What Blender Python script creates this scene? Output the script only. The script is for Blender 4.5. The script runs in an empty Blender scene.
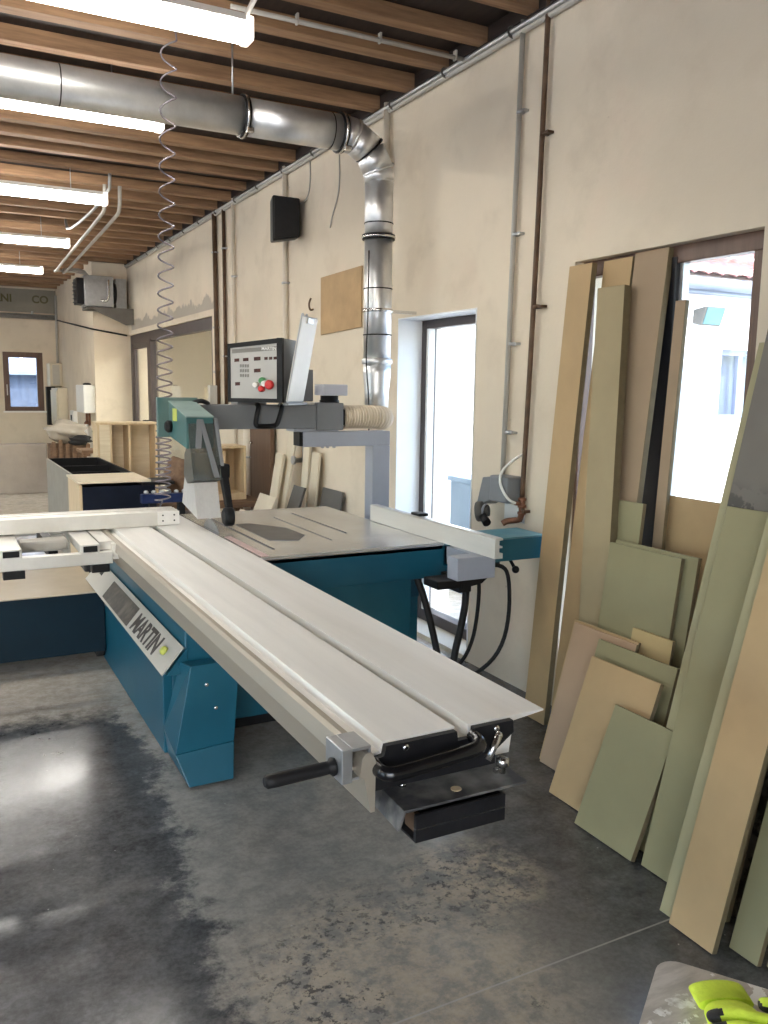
import bpy, bmesh, math, random
from mathutils import Vector, Matrix
random.seed(7)
SC = bpy.context.scene
COL = SC.collection
PI = math.pi

# ------------------------------------------------------------------ materials
def new_mat(name):
    m = bpy.data.materials.new(name); m.use_nodes = True
    nt = m.node_tree
    return m, nt, nt.nodes['Principled BSDF']

def mat(name, col, rough=.5, metal=0., var=.12, scale=8., bump=0., bscale=40., stretch=None, dirt=None, dirt_amt=.0, spec=None):
    """procedural surface: base colour broken up by noise, optional bump and grain direction"""
    m, nt, b = new_mat(name); N = nt.nodes; L = nt.links
    tc = N.new('ShaderNodeTexCoord'); mp = N.new('ShaderNodeMapping')
    L.new(tc.outputs['Object'], mp.inputs['Vector'])
    if stretch: mp.inputs['Scale'].default_value = stretch
    nz = N.new('ShaderNodeTexNoise'); nz.inputs['Scale'].default_value = scale; nz.inputs['Detail'].default_value = 6; nz.inputs['Roughness'].default_value = .6
    L.new(mp.outputs[0], nz.inputs['Vector'])
    cr = N.new('ShaderNodeValToRGB'); e = cr.color_ramp.elements
    e[0].position = .3; e[1].position = .7
    e[0].color = (*[max(0, c * (1 - var)) for c in col], 1); e[1].color = (*[min(1, c * (1 + var)) for c in col], 1)
    L.new(nz.outputs['Fac'], cr.inputs['Fac'])
    out = cr.outputs['Color']
    if dirt:
        n2 = N.new('ShaderNodeTexNoise'); n2.inputs['Scale'].default_value = scale * .35; n2.inputs['Detail'].default_value = 8
        L.new(mp.outputs[0], n2.inputs['Vector'])
        mr = N.new('ShaderNodeMapRange'); mr.inputs['From Min'].default_value = .52; mr.inputs['From Max'].default_value = .72; mr.inputs['To Max'].default_value = dirt_amt
        L.new(n2.outputs['Fac'], mr.inputs['Value'])
        mx = N.new('ShaderNodeMixRGB'); mx.inputs['Color2'].default_value = (*dirt, 1)
        L.new(mr.outputs[0], mx.inputs['Fac']); L.new(out, mx.inputs['Color1']); out = mx.outputs['Color']
    L.new(out, b.inputs['Base Color'])
    b.inputs['Roughness'].default_value = rough; b.inputs['Metallic'].default_value = metal
    if spec is not None: b.inputs['Specular IOR Level'].default_value = spec
    if bump:
        n3 = N.new('ShaderNodeTexNoise'); n3.inputs['Scale'].default_value = bscale; n3.inputs['Detail'].default_value = 5
        L.new(mp.outputs[0], n3.inputs['Vector'])
        bp = N.new('ShaderNodeBump'); bp.inputs['Strength'].default_value = bump; bp.inputs['Distance'].default_value = .02
        L.new(n3.outputs['Fac'], bp.inputs['Height']); L.new(bp.outputs[0], b.inputs['Normal'])
    return m

def emit_mat(name, col, strength):
    m, nt, b = new_mat(name)
    b.inputs['Base Color'].default_value = (.8, .8, .8, 1)
    b.inputs['Emission Color'].default_value = (*col, 1); b.inputs['Emission Strength'].default_value = strength
    return m

def glass_mat(name, tint=(.93, .97, .98), refl=.08):
    m, nt, b = new_mat(name); N = nt.nodes; L = nt.links
    N.remove(b); o = N['Material Output']
    t = N.new('ShaderNodeBsdfTransparent'); t.inputs['Color'].default_value = (*tint, 1)
    g = N.new('ShaderNodeBsdfGlossy'); g.inputs['Roughness'].default_value = .02
    x = N.new('ShaderNodeMixShader'); lw = N.new('ShaderNodeLayerWeight'); lw.inputs['Blend'].default_value = .5
    pw = N.new('ShaderNodeMath'); pw.operation = 'POWER'; pw.inputs[1].default_value = 5.; L.new(lw.outputs['Facing'], pw.inputs[0])
    ml = N.new('ShaderNodeMath'); ml.operation = 'MULTIPLY_ADD'; ml.inputs[1].default_value = .9; ml.inputs[2].default_value = .035; L.new(pw.outputs[0], ml.inputs[0])
    L.new(ml.outputs[0], x.inputs[0]); L.new(t.outputs[0], x.inputs[1]); L.new(g.outputs[0], x.inputs[2]); L.new(x.outputs[0], o.inputs['Surface'])
    return m

def cloudy_mat(name, col, opac, rough=.3):
    """scuffed see-through plastic: part diffuse, part clear"""
    m, nt, b = new_mat(name); N = nt.nodes; L = nt.links; o = N['Material Output']
    b.inputs['Roughness'].default_value = rough
    nz = N.new('ShaderNodeTexNoise'); nz.inputs['Scale'].default_value = 9; nz.inputs['Detail'].default_value = 5
    cr = N.new('ShaderNodeValToRGB'); cr.color_ramp.elements[0].color = (*[c * .8 for c in col], 1); cr.color_ramp.elements[1].color = (*col, 1)
    L.new(nz.outputs['Fac'], cr.inputs['Fac']); L.new(cr.outputs[0], b.inputs['Base Color'])
    t = N.new('ShaderNodeBsdfTransparent'); x = N.new('ShaderNodeMixShader'); x.inputs[0].default_value = opac
    L.new(t.outputs[0], x.inputs[1]); L.new(b.outputs[0], x.inputs[2]); L.new(x.outputs[0], o.inputs['Surface'])
    return m

class NB:
    """small node-graph builder for the big surfaces"""
    def __init__(s, name):
        s.m, s.nt, s.b = new_mat(name); s.N = s.nt.nodes; s.L = s.nt.links
        g = s.N.new('ShaderNodeNewGeometry'); s.pos = g.outputs['Position']
        sp = s.N.new('ShaderNodeSeparateXYZ'); s.L.new(s.pos, sp.inputs[0]); s.x, s.y, s.z = sp.outputs
    def _in(s, sock, v):
        if isinstance(v, (int, float)): sock.default_value = v
        else: s.L.new(v, sock)
    def math(s, op, a, b=0., clamp=False):
        n = s.N.new('ShaderNodeMath'); n.operation = op; n.use_clamp = clamp
        s._in(n.inputs[0], a); s._in(n.inputs[1], b); return n.outputs[0]
    def noise(s, scale, detail=5, rough=.55, stretch=None):
        n = s.N.new('ShaderNodeTexNoise'); n.inputs['Scale'].default_value = scale; n.inputs['Detail'].default_value = detail; n.inputs['Roughness'].default_value = rough
        if stretch:
            mp = s.N.new('ShaderNodeMapping'); mp.inputs['Scale'].default_value = stretch; s.L.new(s.pos, mp.inputs[0]); s.L.new(mp.outputs[0], n.inputs['Vector'])
        else: s.L.new(s.pos, n.inputs['Vector'])
        return n.outputs['Fac']
    def ramp(s, v, a, b, lo=0., hi=1.):
        n = s.N.new('ShaderNodeMapRange'); n.interpolation_type = 'SMOOTHSTEP'
        s._in(n.inputs['Value'], v)
        n.inputs['From Min'].default_value = a; n.inputs['From Max'].default_value = b; n.inputs['To Min'].default_value = lo; n.inputs['To Max'].default_value = hi
        return n.outputs[0]
    def mix(s, f, a, b):
        n = s.N.new('ShaderNodeMixRGB'); s._in(n.inputs['Fac'], f)
        for k, v in (('Color1', a), ('Color2', b)):
            if isinstance(v, tuple): n.inputs[k].default_value = (*v, 1)
            else: s.L.new(v, n.inputs[k])
        return n.outputs[0]
    def bump(s, h, strength=.2, dist=.01):
        n = s.N.new('ShaderNodeBump'); n.inputs['Strength'].default_value = strength; n.inputs['Distance'].default_value = dist
        s.L.new(h, n.inputs['Height']); s.L.new(n.outputs[0], s.b.inputs['Normal'])

def floor_material():
    g = NB('worn_concrete')
    nA = g.noise(2.2, 9, .65); nB = g.noise(11, 9, .75); nC = g.noise(30, 8, .75); nD = g.noise(55, 5, .7)
    wob = g.math('MULTIPLY', g.math('SUBTRACT', nA, .5), .5)
    wob2 = g.math('MULTIPLY', g.math('SUBTRACT', nB, .5), .28)
    w = g.math('ADD', wob, wob2)
    xe = g.math('ADD', g.x, w); ye = g.math('ADD', g.y, g.math('MULTIPLY', w, 1.4))
    # the dark damp patch left of the saw ends in a ragged edge; a worn lane runs along the saw
    xl = g.math('SUBTRACT', xe, g.math('MULTIPLY', g.math('SUBTRACT', g.y, 1.8), .06))
    m1 = g.ramp(xl, .54, .63); m2 = g.ramp(xe, 1.25, 1.75, 1., 0.); m3 = g.ramp(ye, 3.92, 4.22)
    light = g.math('MAXIMUM', g.math('MULTIPLY', m1, m2), m3)
    dark = g.mix(g.ramp(nB, .3, .7), (.042, .043, .045), (.105, .108, .112))
    lite = g.mix(g.ramp(nB, .3, .7), (.21, .20, .185), (.33, .315, .28))
    warm = g.ramp(g.math('ADD', g.y, w), 2.9, 4.4)
    lite = g.mix(warm, lite, g.mix(g.ramp(nB, .35, .65), (.47, .41, .33), (.64, .58, .50)))  # pale tan far floor, lightened further to paint in the window sky's reflection
    c = g.mix(light, dark, lite)
    # pale scuffs in the dark part
    c = g.mix(g.math('MULTIPLY', g.ramp(nA, .5, .68), .45), c, (.19, .185, .175))
    # beige worn spots with black flecks in front of the saw
    d1 = g.math('ADD', g.math('POWER', g.math('SUBTRACT', g.x, 1.0), 2.), g.math('POWER', g.math('MULTIPLY', g.math('SUBTRACT', g.y, 1.75), .9), 2.))
    d2 = g.math('ADD', g.math('POWER', g.math('SUBTRACT', g.x, 1.45), 2.), g.math('POWER', g.math('SUBTRACT', g.y, 2.1), 2.))
    p = g.math('MAXIMUM', g.ramp(d1, .02, .28, 1., 0.), g.ramp(d2, .0, .09, 1., 0.))
    pb = g.math('MULTIPLY', p, g.ramp(nB, .40, .60))
    c = g.mix(g.math('MULTIPLY', pb, .8), c, (.44, .37, .28))
    fleck = g.math('MULTIPLY', g.ramp(nC, .53, .57), g.ramp(nA, .46, .54))
    c = g.mix(g.math('MULTIPLY', g.math('MULTIPLY', fleck, p), .85), c, (.04, .042, .045))
    white = g.ramp(g.noise(60, 2, .4), .75, .8)
    c = g.mix(g.math('MULTIPLY', white, .5), c, (.55, .55, .53))
    c = g.mix(.22, c, g.mix(g.ramp(nD, .35, .65), g.mix(.35, c, (0., 0., 0.)), g.mix(.12, c, (1., 1., 1.))))
    # cut joint running across the slab
    jo = g.math('ABSOLUTE', g.math('SUBTRACT', g.y, 1.652)); jl = g.ramp(jo, .0018, .004, 1., 0.)
    c = g.mix(g.math('MULTIPLY', jl, .6), c, (.42, .41, .39))
    g.L.new(c, g.b.inputs['Base Color'])
    r = g.ramp(nA, .3, .7, .10, .22)
    g.L.new(r, g.b.inputs['Roughness']); g.b.inputs['Specular IOR Level'].default_value = .55
    g.bump(nC, .03, .003)
    return g.m

def plaster_material(name='old_plaster', base=(.70, .615, .49), right=True):
    g = NB(name)
    nA = g.noise(.7, 6, .55); nB = g.noise(3.1, 7, .6); nC = g.noise(22, 6, .65)
    c = g.mix(g.ramp(nA, .35, .65), tuple(v * .93 for v in base), tuple(min(1, v * 1.05) for v in base))
    c = g.mix(g.math('MULTIPLY', g.ramp(nB, .48, .72), .5), c, tuple(v * k for v, k in zip(base, (.82, .80, .78))))
    c = g.mix(g.math('MULTIPLY', g.ramp(g.noise(1.6, 4), .55, .7), .25), c, (.74, .58, .47))
    if right:
        # raw mortar band left bare above the wide glazed opening
        zz = g.math('ADD', g.z, g.math('MULTIPLY', g.math('SUBTRACT', nB, .5), .35))
        band = g.math('MULTIPLY', g.ramp(zz, 2.48, 2.51, 1., 0.), g.ramp(g.z, 2.36, 2.37))
        band = g.math('MULTIPLY', band, g.math('MULTIPLY', g.ramp(g.y, 8.8, 8.85), g.ramp(g.y, 13.0, 13.1, 1., 0.)))
        c = g.mix(g.math('MULTIPLY', band, .8), c, (.34, .305, .26))
        # chips and old screw holes
        chip = g.math('MULTIPLY', g.ramp(nC, .70, .73), g.ramp(nB, .55, .6))
        c = g.mix(g.math('MULTIPLY', chip, .7), c, (.28, .2, .15))
        low = g.math('MULTIPLY', g.ramp(g.math('ADD', g.z, g.math('MULTIPLY', nB, .3)), .12, .42, 1., 0.), .5)
        c = g.mix(low, c, (.58, .53, .46))
    g.L.new(c, g.b.inputs['Base Color']); g.b.inputs['Roughness'].default_value = .85; g.b.inputs['Specular IOR Level'].default_value = .2
    g.bump(g.math('ADD', g.math('MULTIPLY', nC, .3), nB), .25, .02)
    return g.m

def wood_material(name, c0, c1, axis='X', rough=.75):
    m, nt, b = new_mat(name); N = nt.nodes; L = nt.links
    tc = N.new('ShaderNodeTexCoord'); mp = N.new('ShaderNodeMapping'); L.new(tc.outputs['Object'], mp.inputs[0])
    mp.inputs['Scale'].default_value = {'X': (1.2, 14, 14), 'Y': (14, 1.2, 14), 'Z': (14, 14, 1.2)}[axis]
    oi = N.new('ShaderNodeObjectInfo'); ad = N.new('ShaderNodeVectorMath'); ad.operation = 'ADD'
    ml = N.new('ShaderNodeMath'); ml.operation = 'MULTIPLY'; ml.inputs[1].default_value = 37.
    L.new(oi.outputs['Random'], ml.inputs[0]); L.new(mp.outputs[0], ad.inputs[0]); L.new(ml.outputs[0], ad.inputs[1])
    nz = N.new('ShaderNodeTexNoise'); nz.inputs['Scale'].default_value = 2.; nz.inputs['Detail'].default_value = 7; nz.inputs['Roughness'].default_value = .65
    L.new(ad.outputs[0], nz.inputs['Vector'])
    cr = N.new('ShaderNodeValToRGB'); cr.color_ramp.elements[0].position = .3; cr.color_ramp.elements[1].position = .7
    cr.color_ramp.elements[0].color = (*c0, 1); cr.color_ramp.elements[1].color = (*c1, 1)
    L.new(nz.outputs['Fac'], cr.inputs[0]); L.new(cr.outputs[0], b.inputs['Base Color']); b.inputs['Roughness'].default_value = rough
    return m

M = {}
M['floor'] = floor_material()
M['plaster'] = plaster_material()
M['plaster_plain'] = plaster_material('back_plaster', (.69, .60, .475), False)
M['wainscot'] = mat('grey_render', (.36, .31, .265), .8, 0, .12, 2.5, .1, 30)
M['annex'] = mat('annex_paint', (.84, .78, .68), .7, 0, .04, 2)
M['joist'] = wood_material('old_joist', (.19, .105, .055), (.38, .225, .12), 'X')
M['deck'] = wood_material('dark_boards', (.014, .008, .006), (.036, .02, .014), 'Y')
M['tube'] = emit_mat('lit_diffuser', (1., .96, .89), 18.)
M['glow_cap'] = emit_mat('lit_end_cap', (1., .93, .82), 1.6)
M['white_plastic'] = mat('white_plastic', (.78, .77, .73), .4, 0, .04, 10)
M['galv'] = mat('galvanised', (.70, .71, .72), .40, .88, .08, 14, .04, 60)
M['galv_dull'] = mat('galvanised_dull', (.45, .46, .47), .45, .9, .12, 20)
M['steel'] = mat('bright_steel', (.7, .7, .7), .25, 1., .05, 20)
M['black_rubber'] = mat('black_rubber', (.010, .010, .011), .55, 0, .2, 20, spec=.3)
M['black_plastic'] = mat('black_plastic', (.008, .008, .009), .45, 0, .2, 20, spec=.28)
M['gloss_black'] = mat('gloss_black_grip', (.006, .006, .007), .22, 0, .1, 10)
M['black_steel'] = mat('black_steel', (.010, .010, .012), .45, .0, .4, 14, .05, 60, spec=.3)
M['tray_steel'] = mat('dusty_tray_steel', (.05, .05, .053), .5, .0, .3, 24, .05, 60, dirt=(.4, .38, .34), dirt_amt=.7)
M['alu'] = mat('anodised_aluminium', (.74, .72, .67), .42, .55, .05, 5, .02, 80, stretch=(3, .3, 3), dirt=(.6, .55, .45), dirt_amt=.3)
M['alu_top'] = mat('milled_aluminium', (.86, .84, .795), .5, .35, .05, 3, .02, 80, stretch=(6, .4, 6), dirt=(.62, .58, .5), dirt_amt=.25)
M['alu_side'] = mat('satin_aluminium', (.42, .375, .305), .45, .5, .06, 4, .02, 60, stretch=(2, .3, 2))
M['cast'] = mat('cast_table_steel', (.55, .55, .555), .25, .75, .16, 5, .03, 50, dirt=(.2, .19, .18), dirt_amt=.5)
M['cast_edge'] = mat('machined_edge', (.75, .76, .77), .3, .8, .05, 10)
M['dark_plate'] = mat('dark_insert', (.13, .13, .135), .4, .7, .2, 10)
M['teal'] = mat('teal_enamel', (.006, .085, .135), .38, 0, .10, 5, .02, 60, dirt=(.06, .2, .24), dirt_amt=.3)
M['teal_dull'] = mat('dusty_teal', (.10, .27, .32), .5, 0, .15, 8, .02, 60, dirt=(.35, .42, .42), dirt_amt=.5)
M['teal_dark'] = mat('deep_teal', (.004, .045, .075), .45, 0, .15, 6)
M['navy_teal'] = mat('navy_teal_enamel', (.002, .014, .025), .5, 0, .15, 6, spec=.2)
M['tan_top'] = mat('polished_tan_top', (.50, .42, .31), .18, 0, .08, 3, .02, 12)
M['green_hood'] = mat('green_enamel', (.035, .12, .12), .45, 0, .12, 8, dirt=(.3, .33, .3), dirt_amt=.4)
M['green_top'] = mat('pale_green_enamel', (.22, .31, .29), .5, 0, .15, 10)  # paler, greyer green for the top face of the guard head
M['machine_grey'] = mat('machine_grey', (.185, .192, .205), .45, 0, .06, 6)
M['machine_light'] = mat('machine_light_grey', (.34, .36, .41), .45, 0, .05, 6)
M['cover_grey'] = mat('lilac_grey_cover', (.50, .51, .58), .45, 0, .05, 6)
M['bracket_grey'] = mat('dark_bracket_grey', (.14, .13, .115), .55, .2, .1, 10)
M['console'] = mat('pale_grey_enamel', (.47, .44, .385), .45, 0, .05, 6)
M['panel_face'] = mat('panel_face', (.46, .45, .43), .5, 0, .03, 10)
M['panel_ink'] = mat('dark_print', (.05, .04, .035), .6, 0, .1, 20)
M['label_dark'] = mat('dark_badge', (.055, .045, .035), .5, 0, .5, 30, dirt=(.2, .17, .13), dirt_amt=.5)
M['panel_header'] = mat('header_print', (.20, .19, .175), .5, 0, .05, 10)
M['panel_white'] = mat('white_print', (.8, .8, .78), .5, 0, .02, 10)
M['display'] = mat('display_window', (.045, .008, .006), .2, 0, .2, 20)
M['red'] = mat('red_plastic', (.55, .02, .02), .35, 0, .1, 10)
M['green_button'] = mat('green_plastic', (.05, .25, .08), .35, 0, .1, 10)
M['yellow_green'] = mat('yellow_green_plastic', (.55, .60, .12), .4, 0, .1, 10)
M['pink_strip'] = mat('pale_pink_strip', (.62, .45, .42), .5, 0, .1, 10)
M['cream_hose'] = mat('cream_hose', (.66, .56, .43), .6, 0, .05, 10)
M['coil'] = mat('coil_tubing', (.19, .165, .185), .25, 0, .1, 10)
M['coil_dark'] = M['coil']
M['guard_smoke'] = cloudy_mat('smoked_guard', (.10, .115, .11), .66)
M['guard_white'] = cloudy_mat('scuffed_clear_guard', (.82, .82, .81), .55)
M['paper'] = mat('clipboard_sheet', (.60, .575, .52), .35, 0, .04, 6)
M['mdf'] = mat('mdf_tan', (.43, .30, .155), .75, 0, .07, 4, .02, 200, dirt=(.34, .23, .13), dirt_amt=.35)
M['mdf_dull'] = mat('mdf_brown', (.33, .24, .155), .75, 0, .07, 4, dirt=(.28, .19, .12), dirt_amt=.4)
M['mdf_olive'] = mat('mdf_olive', (.335, .27, .155), .75, 0, .08, 4, dirt=(.22, .2, .11), dirt_amt=.4)
M['mdf_green'] = mat('mdf_green', (.262, .236, .128), .75, 0, .07, 4, .02, 200, dirt=(.22, .22, .12), dirt_amt=.35)
M['mdf_pale'] = mat('mdf_pale_green', (.33, .30, .175), .75, 0, .06, 4, dirt=(.3, .3, .18), dirt_amt=.3)
M['mdf_pink'] = mat('mdf_pink', (.43, .295, .19), .75, 0, .06, 2.5, dirt=(.33, .28, .15), dirt_amt=.9)
M['mdf_yellow'] = mat('mdf_yellow', (.46, .35, .17), .75, 0, .05, 6)
M['mdf_edge'] = mat('mdf_edge', (.17, .135, .075), .85, 0, .1, 30)
M['grey_laminate'] = mat('grey_laminate', (.17, .155, .135), .5, 0, .1, 4)
M['fibreboard'] = mat('brown_fibreboard', (.43, .29, .15), .8, 0, .12, 6, dirt=(.3, .19, .09), dirt_amt=.4)
M['frame_brown'] = wood_material('brown_frame', (.075, .038, .025), (.14, .075, .05), 'Z', .45)
M['frame_dark'] = mat('dark_frame', (.06, .045, .045), .45, 0, .12, 10)
M['frame_black'] = mat('black_frame', (.008, .009, .014), .4, 0, .1, 10)
M['glass'] = glass_mat('window_glass')
M['pipe_grey'] = mat('grey_pipe', (.42, .40, .36), .5, 0, .08, 8)
M['pipe_white'] = mat('painted_pipe', (.66, .59, .49), .6, 0, .08, 8)
M['pipe_brown'] = mat('rusty_pipe', (.10, .055, .03), .6, .2, .4, 12, dirt=(.24, .16, .10), dirt_amt=.6)
M['copper'] = mat('old_copper', (.22, .10, .06), .4, .6, .3, 20)
M['ply'] = wood_material('plywood', (.56, .42, .25), (.72, .57, .37), 'Z', .6)
M['ply_pale'] = wood_material('pale_plywood', (.66, .56, .40), (.78, .69, .53), 'X', .55)
M['navy'] = mat('navy_board', (.004, .007, .017), .5, 0, .2, 8, spec=.2)
M['black_board'] = mat('black_board', (.007, .007, .008), .5, 0, .2, 8, spec=.2)
M['grey_board'] = mat('grey_side_board', (.27, .25, .21), .6, 0, .1, 6)
M['bench_brown'] = wood_material('bench_wood', (.11, .06, .035), (.22, .13, .075), 'X')
M['blue_steel'] = mat('blue_steel', (.008, .02, .085), .4, .2, .1, 10)
M['cream_board'] = mat('cream_board', (.62, .55, .42), .65, 0, .06, 5)
M['door_brown'] = wood_material('brown_door', (.095, .055, .035), (.15, .09, .055), 'Z', .5)
M['charcoal_board'] = mat('charcoal_board', (.10, .095, .085), .6, 0, .1, 6)
M['film'] = cloudy_mat('plastic_film', (.50, .44, .37), .85, .2)
M['outdoor_wall'] = mat('white_render', (.80, .80, .80), .8, 0, .03, 3)
M['roof_tile'] = mat('clay_tile', (.26, .105, .09), .8, 0, .4, 8)
M['gutter'] = mat('zinc_gutter', (.17, .20, .26), .5, 0, .05, 6)
M['paving'] = mat('pale_paving', (.62, .61, .58), .8, 0, .08, 2)
M['blind'] = mat('lilac_blind', (.17, .19, .28), .7, 0, .05, 5)
M['blue_grey'] = mat('blue_grey_metal', (.22, .30, .40), .5, 0, .06, 5)
M['lens'] = mat('floodlight_lens', (.08, .16, .17), .15, 0, .1, 10)
M['slate'] = mat('slate', (.05, .065, .10), .7, 0, .25, 6)
M['pale_roof'] = mat('pale_sheet_roof', (.16, .19, .25), .6, 0, .3, 5)  # the roof's shade is put into this darker colour
M['lime'] = mat('hi_vis_knit', (.74, .95, .08), .75, 0, .10, 60, .2, 200)
M['glove_black'] = mat('black_latex', (.016, .016, .016), .55, 0, .3, 30, .2, 90)
M['curtain_grey'] = mat('grey_sheet', (.24, .22, .18), .7, 0, .12, 3)
M['letter_olive'] = mat('olive_print', (.10, .085, .03), .7, 0, .1, 10)

def splash_top():
    g = NB('paint_spotted_top')
    n = g.noise(7, 6, .6); n2 = g.noise(26, 4, .6); st = g.noise(18, 6, .6, (1, 4, 1))
    c = g.mix(g.ramp(st, .35, .65), (.42, .38, .335), (.58, .535, .48))
    c = g.mix(g.math('MULTIPLY', g.ramp(n2, .545, .565), g.ramp(n, .43, .5)), c, (.9, .89, .87))
    c = g.mix(g.ramp(n, .575, .59), c, (.88, .87, .85))
    v = g.math('ABSOLUTE', g.math('SUBTRACT', g.noise(11, 3, .5), .5)); ln = g.math('MULTIPLY', g.ramp(v, .004, .009, 1., 0.), g.ramp(g.noise(5, 2), .48, .52))
    c = g.mix(ln, c, (.92, .91, .9))
    g.L.new(c, g.b.inputs['Base Color']); g.b.inputs['Roughness'].default_value = .5
    return g.m
M['splash'] = splash_top()

# ------------------------------------------------------------------ mesh builder
class MB:
    def __init__(s): s.bm = bmesh.new()
    def _new(s, geom_fn):
        t = bmesh.new(); geom_fn(t); me = bpy.data.meshes.new('t'); t.to_mesh(me); t.free(); s.bm.from_mesh(me); bpy.data.meshes.remove(me); return s
    def hexa(s, v, bev=0., seg=2):
        """8 corners: bottom ring 0-3, top ring 4-7"""
        def f(t):
            V = [t.verts.new(p) for p in v]
            for q in ((0, 3, 2, 1), (4, 5, 6, 7), (0, 1, 5, 4), (1, 2, 6, 5), (2, 3, 7, 6), (3, 0, 4, 7)): t.faces.new([V[i] for i in q])
            bmesh.ops.recalc_face_normals(t, faces=t.faces)
            if bev: bmesh.ops.bevel(t, geom=t.edges[:] , offset=bev, segments=seg, affect='EDGES', profile=.6, clamp_overlap=True)
        return s._new(f)
    def box(s, x0, x1, y0, y1, z0, z1, bev=0.):
        return s.hexa([(x0, y0, z0), (x1, y0, z0), (x1, y1, z0), (x0, y1, z0), (x0, y0, z1), (x1, y0, z1), (x1, y1, z1), (x0, y1, z1)], bev)
    def obox(s, o, u, v, w, bev=0.):
        o, u, v, w = map(Vector, (o, u, v, w))
        return s.hexa([o, o + u, o + u + v, o + v, o + w, o + u + w, o + u + v + w, o + v + w], bev)
    def prism(s, pts, axis, a0, a1, bev=0.):
        def P(p, a): return {'Y': (p[0], a, p[1]), 'X': (a, p[0], p[1]), 'Z': (p[0], p[1], a)}[axis]
        def f(t):
            A = [t.verts.new(P(p, a0)) for p in pts]; B = [t.verts.new(P(p, a1)) for p in pts]
            t.faces.new(A); t.faces.new(B[::-1])
            for i in range(len(pts)): j = (i + 1) % len(pts); t.faces.new((A[i], A[j], B[j], B[i]))
            bmesh.ops.recalc_face_normals(t, faces=t.faces)
            if bev: bmesh.ops.bevel(t, geom=t.edges[:], offset=bev, segments=1, affect='EDGES', clamp_overlap=True)
        return s._new(f)
    def tube(s, pts, r, seg=10, smooth=2, cap=True):
        P = [Vector(p) for p in pts]
        if smooth and len(P) > 2:
            for _ in range(smooth):
                Q = [P[0]]
                for i in range(len(P) - 1):
                    a, b = P[i], P[i + 1]; Q += [a.lerp(b, .25), a.lerp(b, .75)]
                Q.append(P[-1]); P = Q
        rr = r if callable(r) else (lambda k: r)
        def f(t):
            T = (P[1] - P[0]).normalized(); n = T.orthogonal().normalized(); rings = []
            for i, p in enumerate(P):
                d = (P[min(i + 1, len(P) - 1)] - P[max(i - 1, 0)])
                d = d.normalized() if d.length > 1e-9 else T
                n = (n - d * n.dot(d)); n = n.normalized() if n.length > 1e-6 else d.orthogonal().normalized(); b = d.cross(n); R = rr(i / (len(P) - 1))
                rings.append([t.verts.new(p + (n * math.cos(2 * PI * k / seg) + b * math.sin(2 * PI * k / seg)) * R) for k in range(seg)])
            for a, b in zip(rings, rings[1:]):
                for k in range(seg):
                    fc = t.faces.new((a[k], a[(k + 1) % seg], b[(k + 1) % seg], b[k])); fc.smooth = True
            if cap: t.faces.new(rings[0][::-1]); t.faces.new(rings[-1])
            bmesh.ops.recalc_face_normals(t, faces=t.faces)
        return s._new(f)
    def cyl(s, a, b, r, seg=20, r2=None):
        r2 = r if r2 is None else r2
        return s.tube([a, b], lambda k: r + (r2 - r) * k, seg, 0)
    def lathe(s, o, axis, prof, seg=24):
        """prof: (radius, distance along axis)"""
        o = Vector(o); d = Vector(axis).normalized(); n = d.orthogonal().normalized(); b = d.cross(n)
        def f(t):
            R = [[t.verts.new(o + d * h + (n * math.cos(2 * PI * k / seg) + b * math.sin(2 * PI * k / seg)) * max(r, 1e-4)) for k in range(seg)] for r, h in prof]
            for p, q in zip(R, R[1:]):
                for k in range(seg): t.faces.new((p[k], p[(k + 1) % seg], q[(k + 1) % seg], q[k])).smooth = True
            t.faces.new(R[0][::-1]); t.faces.new(R[-1]); bmesh.ops.recalc_face_normals(t, faces=t.faces)
        return s._new(f)
    def ball(s, c, r, sx=1, sy=1, sz=1, seg=16):
        def f(t):
            bmesh.ops.create_uvsphere(t, u_segments=seg, v_segments=seg // 2, radius=r, matrix=Matrix.Translation(c) @ Matrix.Diagonal((sx, sy, sz, 1)))
            for fc in t.faces: fc.smooth = True
        return s._new(f)
    def text(s, body, mtx, size, depth=.002, offset=0., shear=0., align='LEFT'):
        cu = bpy.data.curves.new('t', 'FONT'); cu.body = body; cu.size = size; cu.extrude = depth; cu.offset = offset; cu.shear = shear; cu.align_x = align
        o = bpy.data.objects.new('t', cu); COL.objects.link(o); bpy.context.view_layer.update()
        me = bpy.data.meshes.new_from_object(o.evaluated_get(bpy.context.evaluated_depsgraph_get()))
        me.transform(mtx); s.bm.from_mesh(me); bpy.data.objects.remove(o); bpy.data.curves.remove(cu); bpy.data.meshes.remove(me); return s
    def rot(s, mtx): s.bm.transform(mtx); return s
    def build(s, name, m, parent=None, **props):
        me = bpy.data.meshes.new(name)
        if parent is None:
            vs = [v.co for v in s.bm.verts]
            o = Vector(((min(v.x for v in vs) + max(v.x for v in vs)) / 2, (min(v.y for v in vs) + max(v.y for v in vs)) / 2, min(v.z for v in vs)))
        else:
            r = parent
            while r.parent: r = r.parent
            o = r.location.copy()
        bmesh.ops.translate(s.bm, verts=s.bm.verts, vec=-o)
        s.bm.to_mesh(me); s.bm.free()
        ms = m if isinstance(m, (list, tuple)) else [m]
        for q in ms: me.materials.append(M[q] if isinstance(q, str) else q)
        ob = bpy.data.objects.new(name, me); COL.objects.link(ob)
        if parent is None: ob.location = o
        else: ob.parent = parent
        for k, v in props.items(): ob[k] = v
        return ob

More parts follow.
